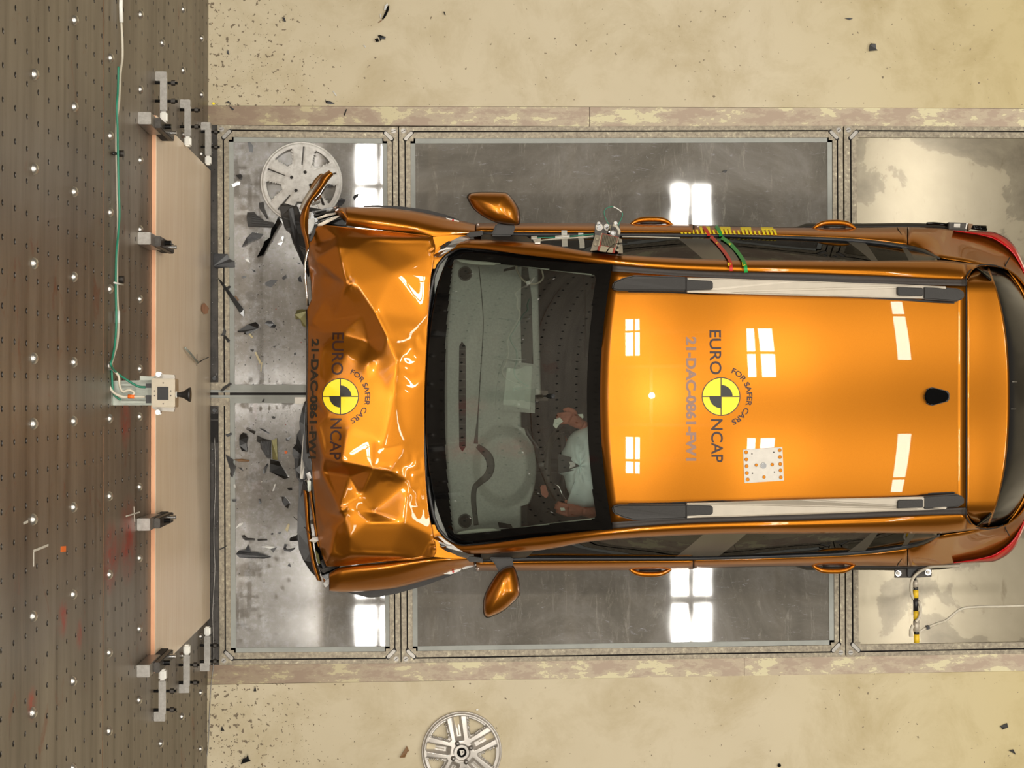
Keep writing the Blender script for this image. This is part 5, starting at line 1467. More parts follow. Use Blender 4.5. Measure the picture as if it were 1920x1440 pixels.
# bright edge strip along the front of the bonnet
tube('bonnet_seal', [P(x, y, z) for x, y, z in ((583, 461, .83), (576, 475, .82), (572, 495, .81), (572, 520, .81), (575, 550, .81), (577, 573, .80))], .007, 'chrome', car)
tube('bonnet_seal', [P(x, y, z) for x, y, z in ((575, 580, .80), (576, 620, .80), (576.5, 660, .80), (576, 744, .80), (574, 800, .80), (577, 850, .80))], .006, 'darksteel', car)
pr('grille_panel', [(575, 640), (574, 744), (570, 790), (567, 860), (577, 905), (590, 905), (590, 640)], .60, .16, 'black', .01, .006, 4)
pr('bumper_shell', [(571, 752), (566, 768), (561, 790), (562, 805), (556, 815), (555, 832), (549, 840), (548, 852), (552, 860), (553, 880), (556, 896), (563, 905), (572, 900), (576, 860), (577, 800), (575, 752)], .60, .08, 'black', .03, .003, 4)
pr('grille_bar', [(573, 785), (577, 785), (575, 830), (572, 870), (568, 899), (562, 897), (564, 870), (568, 820)], .70, .02, 'alu', .01, .002, 4)
pr('bumper_shell', [(560, 900), (570, 900), (578, 915), (577, 950), (581, 990), (586, 1030), (592, 1058), (600, 1080), (596, 1086), (582, 1072), (568, 1050), (560, 1030), (557, 1000), (558, 960), (560, 930)], .55, .08, 'black', .03, .008, 4)
ribbon('bumper_skin', [(568, 918), (571, 945), (573, 980), (577, 1015), (581, 1040), (586, 1062), (594, 1088)], [(578, 922), (580, 945), (582, 980), (586, 1015), (592, 1050), (597, 1070), (604, 1090)], .68, .70, 'paint', .02)
ribbon('bumper_skin', [(577, 898), (580, 930), (585, 965), (590, 1000), (594, 1035), (601, 1065), (609, 1102)], [(584, 898), (587, 930), (592, 965), (597, 1000), (603, 1035), (612, 1075), (613, 1100)], .74, .76, 'paint', .02)
pr('grey_duct', [(576, 900), (583, 901), (583, 921), (577, 922)], .76, .04, 'bracket', .01, .003, 4)
pr('headlamp_cavity', [(588, 1005), (600, 1030), (606, 1050), (612, 1068), (640, 1060), (630, 1070), (612, 1090), (603, 1080), (592, 1045)], .74, .03, 'gloss', .02, .002, 4)
for k, pts in enumerate(([(592, 1060), (604, 1066), (634, 1058), (638, 1062), (606, 1075)], [(606, 1094), (616, 1084), (624, 1086), (618, 1095), (610, 1102)], [(590, 1030), (597, 1040), (601, 1058), (595, 1056)], [(600, 1052), (606, 1048), (612, 1064), (606, 1068)])):
    pr('crushed_metal_strut', pts, .80, .03, ('darksteel', 'clear', 'olive', 'black')[k], .03, .002, k)
pr('lamp_fragment', [(579, 1014), (587, 1008), (598, 1006), (597, 1014), (590, 1018)], .80, .02, 'clear', .03, .001, 9)
tube('loose_wire', [P(x, y, z) for x, y, z in ((550, 969, .5), (568, 985, .6), (588, 1008, .82))], .002, 'darksteel', car, 6)
pr('lamp_fragment', [(574, 888), (581, 884), (584, 896), (578, 902)], .78, .02, 'clear', .03, .001, 9)
pr('bumper_clip', [(553, 1006), (557, 1003), (559, 1014), (543, 1015), (543, 1009)], .50, .05, 'black', .02, .002, 9)
adopt(car)
# ================================================================== FITTINGS ON THE UPPER SIDE OF THE CAR
def zside(px, d):
    """height of the outer skin at half-width d (photo px), from drip rail to widest line"""
    d2, z2 = R2(px); d3, z3 = R3(px); d4, z4 = R4(px); d5, z5 = R5(px)
    if d < d2: return zroof_at(px, d)
    if d < d3:
        t = (d - d2) / (d3 - d2); return z2 + (z3 - z2) * t + .030 * math.sin(math.pi * t)
    if d < d4:
        t = (d - d3) / max(d4 - d3, .1); return z3 + (z4 - z3) * t
    if d < d5: return z4 + (z5 - z4) * (d - d4) / (d5 - d4) + .006
    (dm, zm), (d6, z6) = RM(px), R6(px); lo, hi = 0.0, 1.0
    def at(q):
        L = ((q - .5) * (q - 1) / .5, q * (1 - q) / .25, q * (q - .5) / .5)
        return d5 * L[0] + dm * L[1] + d6 * L[2], z5 * L[0] + zm * L[1] + z6 * L[2]
    for _ in range(18):
        m = (lo + hi) / 2
        if at(m)[0] < d: lo = m
        else: hi = m
    return at(lo)[1]
def SU(x, y, dz=0.0): return P(x, y, zside(x, CY - y) + dz)
def surf_poly(name, quad, mat, parent, dz=.004, n=14, m=3, h=.0015):
    """patch laid over the body side: quad = four photo points in order"""
    a, b, c, d = [Vector((*q, 0)) for q in quad]; rows = []
    for i in range(n + 1):
        t = i / n; L_ = a + (d - a) * t; R_ = b + (c - b) * t
        rows.append([SU((L_ + (R_ - L_) * u).x, (L_ + (R_ - L_) * u).y, dz) for u in lin(0, 1, m + 1)])
    return sheet(name, rows, mat, parent, h, False, 0)
def tape(name, label, pts, w, mat, cat='tape', grp=None, dz=.004, tri=()):
    c = spline([Vector((x, y, 0)) for x, y in pts], 6); rows = []
    for i, p in enumerate(c):
        t = (c[min(i + 1, len(c) - 1)] - c[max(i - 1, 0)]).normalized(); u = Vector((-t.y, t.x, 0)) * w / 2
        rows.append([SU((p + u * k).x, (p + u * k).y, dz) for k in (-1, -.33, .33, 1)])
    o = sheet(name, rows, mat, None, .001, False, 0); tag(o, label, cat, grp)
    for tr in tri:
        V = [SU(x, y, dz + .002) for x, y in tr]
        q = mesh_obj('arrow_mark', V, [(0, 1, 2)], 'yellow', o)
    return o
rs = thing('ruler_strip', 'yellow comb-shaped measuring strip stuck along the top of the upper rear door', 'ruler', SU(1360, 432))
for k in range(5):
    x0 = 1272 + k * 38.6; w = 20 if k < 4 else 23; yo = k * .55
    surf_poly('scale_mark', [(x0, 424 + yo), (x0 + w, 424.2 + yo), (x0 + w + 1, 428.5 + yo), (x0 + 1.2, 428.5 + yo)], 'yellow', rs, .007, 3, 4)
    for q in range(3 if k < 4 else 4):
        xx = x0 + 1.5 + q * 7.2; surf_poly('scale_mark', [(xx, 428 + yo), (xx + 4.2, 428 + yo), (xx + 7.5, 438 + yo), (xx + 3.4, 438 + yo)], 'yellow', rs, .007, 4, 2)
    if k < 4:
        for q in (25, 33): xx = x0 + q; surf_poly('scale_mark', [(xx, 431 + yo), (xx + 3.4, 431 + yo), (xx + 5.4, 438 + yo), (xx + 2, 438 + yo)], 'yellow', rs, .007, 3, 2)
adopt(rs)
tape('tape_strip', 'red tape running from the ruler strip across the door pillar to the roof edge', [(1333, 443), (1344, 455), (1355, 468), (1365, 482), (1370, 494), (1371, 508)], 6, 'redtape', dz=.03, tri=[[(1364, 492), (1372, 495), (1366, 499)], [(1342, 454), (1347, 455), (1343, 457)]])
tape('tape_strip', 'green tape running from the ruler strip across the rear door window to the roof edge', [(1353, 445), (1368, 456), (1381, 470), (1391, 484), (1397, 497), (1399, 511)], 6.5, 'greentape', dz=.03, tri=[[(1391, 491), (1398, 497), (1392, 499)], [(1366, 455), (1372, 457), (1368, 460)]])
tape('tape_strip', 'short red tape crossing the yellow ruler strip', [(1318, 424), (1323, 430), (1327, 436), (1329, 442)], 6, 'redtape', dz=.011)
tape('tape_strip', 'short green tape crossing the yellow ruler strip', [(1342, 424), (1347, 430), (1350, 436), (1352, 443)], 6.5, 'greentape', dz=.011)
tape('tape_strip', 'pale tape holding the cable on the upper front door, nearer the mirror', [(1058, 432), (1058, 440), (1058.5, 450), (1059, 462)], 10.5, 'whitetape', dz=.012)
tape('tape_strip', 'pale twisted tape holding the cable on the upper front door, nearer the metal sensor', [(1089, 437), (1089, 446), (1091, 454), (1091.5, 465)], 9.5, 'whitetape', dz=.012)
cable('cable', 'grey cable taped along the top of the upper front door', [SU(x, y, .012) for x, y in ((1004, 454), (1016, 451), (1047, 448), (1080, 446), (1112, 443))], .005, 'cable_w')
cable('cable', 'dark green cable taped along the top of the upper front door', [SU(x, y, .012) for x, y in ((1006, 446), (1030, 445.5), (1060, 444), (1090, 441.5), (1114, 439))], .004, 'cable_g')
cable('cable', 'thin pale cable lying along the rear part of the upper front door window', [SU(x, y, .01) for x, y in ((1166, 443.5), (1200, 444), (1240, 445), (1275, 446))], .003, 'cable_w')
for i, (q, lb) in enumerate(((((996, 444), (1007, 444), (1007, 448), (996, 448.5)), 'small white plug on the dark green door cable beside the upper mirror'),
                             (((998, 449), (1014, 448.5), (1013, 456), (1003, 456)), 'white taped connector on the grey door cable beside the upper mirror'),
                             (((1041, 443.5), (1068, 441.5), (1068, 444), (1041, 446)), 'slim white cable marker between mirror and first door tape'))):
    o = surf_poly('cable_plug', q, 'white', None, .016, 4, 3, .008); tag(o, lb, 'plug')
def surf_prism(name, pts, dz, h, mat, parent, bev=.001):
    top_ = [SU(x, y, dz + h) for x, y in pts]; bot = [v - Vector((0, 0, h)) for v in top_]
    bm = prism_bm(top_, bot); bmesh.ops.recalc_face_normals(bm, faces=bm.faces)
    return bm_obj(name, bm, mat, parent)
def PL(x, y, dz): return P(x, y, 1.03 + (y - 437) * .0098 + dz)
def pl_prism(name, pts, dz, h, mat, parent):
    top_ = [PL(x, y, dz + h) for x, y in pts]; bot = [v - Vector((0, 0, h)) for v in top_]
    return bm_obj(name, prism_bm(top_, bot), mat, parent)
ds = thing('door_sensor', 'ribbed metal sensor block bolted over the upper front door window, wires looping out', 'sensor', SU(1140, 450))
prism('base_plate', [(1116, 417), (1162, 417), (1163, 447), (1152, 447), (1115, 440)], .955, .012, 'darksteel', ds, bevel=.001)
pl_prism('side_wing', [(1116, 440), (1126, 442), (1120, 469), (1107.5, 470)], .02, .012, 'alu', ds)
pl_prism('side_wing', [(1161, 447), (1166.5, 449), (1168, 475), (1159, 475)], .02, .012, 'alu', ds)
pl_prism('sensor_case', [(1127, 436.5), (1161, 445), (1152.5, 474.5), (1121, 469)], .03, .02, 'redtape', ds)
pl_prism('ribbed_panel', [(1130, 438.5), (1158.5, 445.5), (1152.5, 465), (1126.5, 459)], .052, .004, 'steel', ds)
for k in range(9):
    a = k / 9; pl_prism('panel_rib', [(1131 + 26 * a, 439 + 6.3 * a), (1132.3 + 26 * a, 439.3 + 6.3 * a), (1128.6 + 25 * a, 459 + 6 * a), (1127.3 + 25 * a, 458.7 + 6 * a)], .056, .003, 'darksteel', ds)
pl_prism('label_plate', [(1127, 460), (1150.5, 465.5), (1148, 474), (1123.5, 471)], .052, .004, 'chrome', ds)
pl_prism('bright_edge', [(1127, 436.5), (1129.3, 437), (1123, 462), (1120.8, 461)], .052, .006, 'chrome', ds)
pl_prism('bright_edge', [(1159.5, 445), (1161.3, 445.5), (1154, 470), (1152.6, 469.5)], .052, .006, 'chrome', ds)
for x, y, r in ((1123.5, 426, .012), (1149, 437.5, .010), (1138, 426, .011), (1154, 419, .007), (1122.5, 419, .006)):
    cyl('mount_bolt', P(x, y, .975), r, .02, 'chrome', ds, seg=14, bevel=.001)
    cyl('bolt_washer', P(x, y, .966), r * 1.6, .004, 'alu', ds, seg=16)
tube('mount_rod', [P(1144.5, 424, 1.02), PL(1141, 437, .03)], .008, 'chrome', ds)
for x, y in ((1119.5, 448), (1116.5, 458), (1159.5, 460), (1158.5, 469)): pl_prism('wing_bolt', circ(x, y, 2.6, 10), .034, .012, 'chrome', ds)
tube('cable_loop', [P(x, y, 1.03) for x, y in [(1149, 422), (1156, 425), (1161, 433), (1160, 440)]], .008, 'cable_w', ds)
tube('tie_wrap', [PL(x, y, .055) for x, y in [(1137, 473), (1143, 464), (1150, 459), (1158, 456.5), (1170, 455.5), (1176, 455)]], .003, 'gloss', ds)
adopt(ds)
gl_ = [P(q.x, q.y, 1.0) for q in spline([Vector((x, y, 0)) for x, y in [(1141.5, 421), (1135, 408), (1133, 396), (1140, 389), (1150, 388), (1160, 393), (1167, 400), (1165, 410), (1160, 420), (1156, 430)]], 8)]
lp = tube('cable', gl_[:33], .0022, 'cable_g'); tag(lp, 'thin green wire loop standing out from the door sensor', 'wire')
tube('white_length', gl_[32:47], .0026, 'white', lp); tube('green_length', gl_[46:], .0026, 'cable_g', lp)
bs = thing('rear_sensor', 'small dark box with a silver label on the upper rear corner of the car', 'sensor', P(1797, 424, .72))
prism('sensor_case', [(1779, 416.5), (1815, 418), (1813, 432), (1779, 430)], .66, .06, 'darksteel', bs, bevel=.003)
prism('label_plate', [(1789, 419.5), (1800.5, 419.5), (1800, 426.5), (1788.5, 426)], .72, .001, 'alu', bs)
prism('bright_edge', [(1812, 418.5), (1814.5, 418.5), (1812, 430), (1810, 429)], .72, .002, 'white', bs)
prism('end_cap', [(1816, 419), (1825, 420), (1820, 431), (1815, 431)], .66, .05, 'brown', bs, bevel=.002)
for a, b in (((1818, 425), (1849, 426)), ((1819, 427), (1850, 430.5))): tube('cable_end', [P(*a, .69), P(*b, .69)], .009, 'gloss', bs)
tube('cable_end', [P(1738, 419.5, .70), P(1750, 419, .69), (P(1768, 420.5, .69)), P(1780, 423, .69)], .008, 'gloss', bs)
adopt(bs)
# ================================================================== THE TRAILING POLE AT THE LOWER REAR SIDE
zp = .55
bk = thing('side_bracket', 'dark bolted bracket plate sticking out below the lower rear door', 'bracket', P(1712, 1074, zp))
prism('plate', [(1678, 1062), (1747, 1062), (1747, 1081.5), (1710, 1083.5), (1678, 1083.5)], zp - .006, .014, 'darksteel', bk, bevel=.002)
prism('socket_block', [(1702, 1064), (1722, 1064), (1722, 1082), (1702, 1082)], zp + .008, .02, 'black', bk, bevel=.003)
for x, y in ((1684, 1075), (1740, 1073)):
    cyl('bolt_washer', P(x, y, zp + .012), .017, .006, 'chrome', bk, seg=18); cyl('bolt_head', P(x, y, zp + .02), .010, .012, 'alu', bk, seg=6)
adopt(bk)
po = thing('striped_pole', 'yellow and black striped pole standing out from the side bracket, cable wound round it', 'pole', P(1717, 1090, zp))
for y0, y1, m_, r in ((1083, 1092, 'black', .006), (1088, 1101, 'railgrey', .0135), (1100.5, 1107, 'black', .0135), (1106, 1121, 'tapeyellow', .015), (1120.5, 1146, 'black', .0145), (1145, 1161, 'tapeyellow', .015), (1160, 1166, 'black', .0145), (1164, 1184, 'railgrey', .0165), (1183, 1190, 'black', .0145), (1189, 1205, 'tapeyellow', .0155)):
    xx = 1716.5 + (y0 - 1090) * .018
    tube('pole_band', [P(xx, y0, zp), P(xx + .2, y1, zp)], r, m_, po, 16)
adopt(po)
cable('cable', 'grey hose wrapped round the striped pole by the side bracket', [P(x, y, z) for x, y, z in ((1800, 1060.5, .6), (1770, 1061.5, .6), (1745, 1063, .6), (1724, 1072, .6), (1711, 1086, .59), (1708, 1103, .58), (1711, 1120, .555), (1717, 1126, .53), (1723, 1129, .56), (1726.5, 1143, .575), (1723.5, 1158, .575), (1717, 1166, .58))], .0085, 'cable_w')
cable('cable', 'short grey hose end below the striped pole wrap', [P(x, y, z) for x, y, z in ((1712, 1172, .575), (1708, 1182, .575), (1708, 1193, .57))], .010, 'cable_w')
cable('cable', 'pale cable running from the striped pole to the right edge', [P(x, y, z) for x, y, z in ((1723, 1186, .56), (1735, 1178, .55), (1756, 1169.5, .5), (1774, 1163, .45), (1800, 1143, .42), (1830, 1138, .4), (1880, 1137, .4), (1960, 1134, .4))], .0075, 'cable_w')
tag(prism('cable_clamp', [(1737.5, 1174), (1743, 1173), (1744.5, 1179.5), (1738.5, 1181)], .535, .03, 'black', bevel=.002), 'small black clamp on the pale cable beside the pole end', 'clamp')

# ================================================================== THE CRASH DUMMY AT THE WHEEL
dm = thing('crash_test_dummy', 'seated crash test dummy, brown hands beside the white airbag', 'dummy', P(1180, 872, .5))
def dummy_mesh():
    Vv = []; Ff = []
    def add(path, rad, seg=10):
        V, Fc = tube_geo(path, rad, seg); b = len(Vv); Vv.extend(V); Ff.extend([tuple(i + b for i in f) for f in Fc])
    c = P(1185, 872, .5)
    hip = Vector((c.x + .28, c.y, .56))
    sh = hip + Vector((.06, 0, .50))
    add(spline([hip, hip + Vector((.02, 0, .2)), hip + Vector((.05, 0, .42)), sh + Vector((0, 0, .06))], 5), [.15] * 6 + [.17] * 6 + [.15, .13, .10, .07], 16)
    add([sh + Vector((0, -.19, 0)), sh + Vector((0, 0, .02)), sh + Vector((0, .19, 0))], [.06, .08, .06], 12)
    add([sh + Vector((-.01, 0, .05)), sh + Vector((-.03, 0, .15))], .055, 12)
    hd = sh + Vector((-.04, 0, .22))
    add([hd + Vector((.0, 0, a)) for a in (-.11, -.09, -.05, 0, .05, .09, .11)], [.03, .065, .085, .095, .09, .06, .02], 16)
    add([hd + Vector((-.09, 0, .0)), hd + Vector((-.115, 0, -.02))], [.018, .010], 8)
    for s in (1, -1):
        add(spline([hip + Vector((0, s * .09, .0)), hip + Vector((-.40, s * .13, .10)), hip + Vector((-.52, s * .12, -.2)), hip + Vector((-.66, s * .12, -.25))], 6), [.09] * 4 + [.08] * 4 + [.065] * 5 + [.05] * 6, 12)
    return Vv, Ff, sh
Vv, Ff, sh = dummy_mesh()
tor = mesh_obj('body', Vv, Ff, 'skin', dm, True); md = tor.modifiers.new('union', 'REMESH'); md.mode = 'VOXEL'; md.voxel_size = .012; md.use_smooth_shade = True
def arm(name, sgn, shoulder, elbow, wrist, palm, fdir, ups, mat):
    Vv = []; Ff = []
    def add(path, rad, seg=10):
        V, Fc = tube_geo(path, rad, seg); b = len(Vv); Vv.extend(V); Ff.extend([tuple(i + b for i in f) for f in Fc])
    add(spline([shoulder, elbow], 4), [.048, .046, .044, .042, .040], 12)
    add(spline([elbow, wrist], 4), [.042, .040, .036, .030, .026], 12)
    add(spline([wrist, palm], 3), [.026, .032, .036, .034], 12)
    side = fdir.cross(ups).normalized()
    for k, L_ in enumerate((.070, .080, .076, .060)):
        b = palm + side * (.024 - .016 * k)
        p1 = b + fdir * L_ * .45; p2 = p1 + fdir * L_ * .28 - ups * .018; p3 = p2 + fdir * .002 - ups * .026
        add(spline([palm + side * (.014 - .010 * k) - fdir * .02, b, p1, p2, p3], 3), .0088, 8)
    t0 = palm - fdir * .03 + side * .028
    add(spline([palm - fdir * .035, t0, t0 + fdir * .03 + side * .018 - ups * .01, t0 + fdir * .055 + side * .012 - ups * .02], 3), .0100, 8)
    o = mesh_obj(name, Vv, Ff, mat, dm, True); m = o.modifiers.new('union', 'REMESH'); m.mode = 'VOXEL'; m.voxel_size = .0045; m.use_smooth_shade = True
    return o
up = Vector((0, 0, 1))
# hand above the wheel (towards the middle of the car)
shU = sh + Vector((0, .19, 0)); elU = P(1118, 812, .90); wrU = P(1090, 796, 1.0); paU = P(1068, 783, 1.02)
arm('arm', 1, shU, elU, wrU, paU, Vector((-1, -.12, -.05)).normalized(), up, 'skin')
shL = sh + Vector((0, -.19, 0)); elL = P(1125, 960, .90); wrL = P(1090, 958, .98); paL = P(1064, 957, .99)
arm('arm', -1, shL, elL, wrL, paL, Vector((-.95, .3, -.05)).normalized(), up, 'skin')
tube('sleeve', [P(1098, 802, 1.0), P(1108, 808, .96), P(1125, 818, .9)], .045, 'dummyshirt', dm, 14)
prism('knee_block', [(1013, 910), (1027, 910), (1029, 922), (1027, 934), (1019, 932), (1015, 926)], .80, .05, 'skin', dm, bevel=.006)
prism('target_sticker', [(1040, 786), (1050, 783), (1056, 790), (1048, 797), (1043, 804), (1037, 798)], 1.055, .003, 'cream', dm)
prism('target_sticker', [(1080, 777), (1093, 776), (1094, 783), (1086, 789), (1081, 786)], 1.0, .003, 'cream', dm)
prism('target_sticker', [(1050, 952), (1058, 952), (1060, 957), (1052, 958)], 1.03, .003, 'cream', dm)
adopt(dm)
for q_ in ([(1022, 818), (1030, 806), (1040, 796)], [(1030, 822), (1038, 810), (1045, 802)]):
    pass
tube_w = cable('cable', 'pale green cable loop behind the windscreen corner on the upper side', [P(x, y, z) for x, y, z in ((968, 494, 1.0), (970, 508, .97), (980, 524, .94), (994, 532, .92), (1008, 531, .92), (1018, 522, .93), (1017, 510, .95), (1012, 500, .98))], .005, 'cable_w')
tag(prism('cable_joint', [(986, 528), (993, 526), (995, 532), (988, 534)], .94, .01, 'white'), 'white joint on the cable loop behind the windscreen', 'plug')

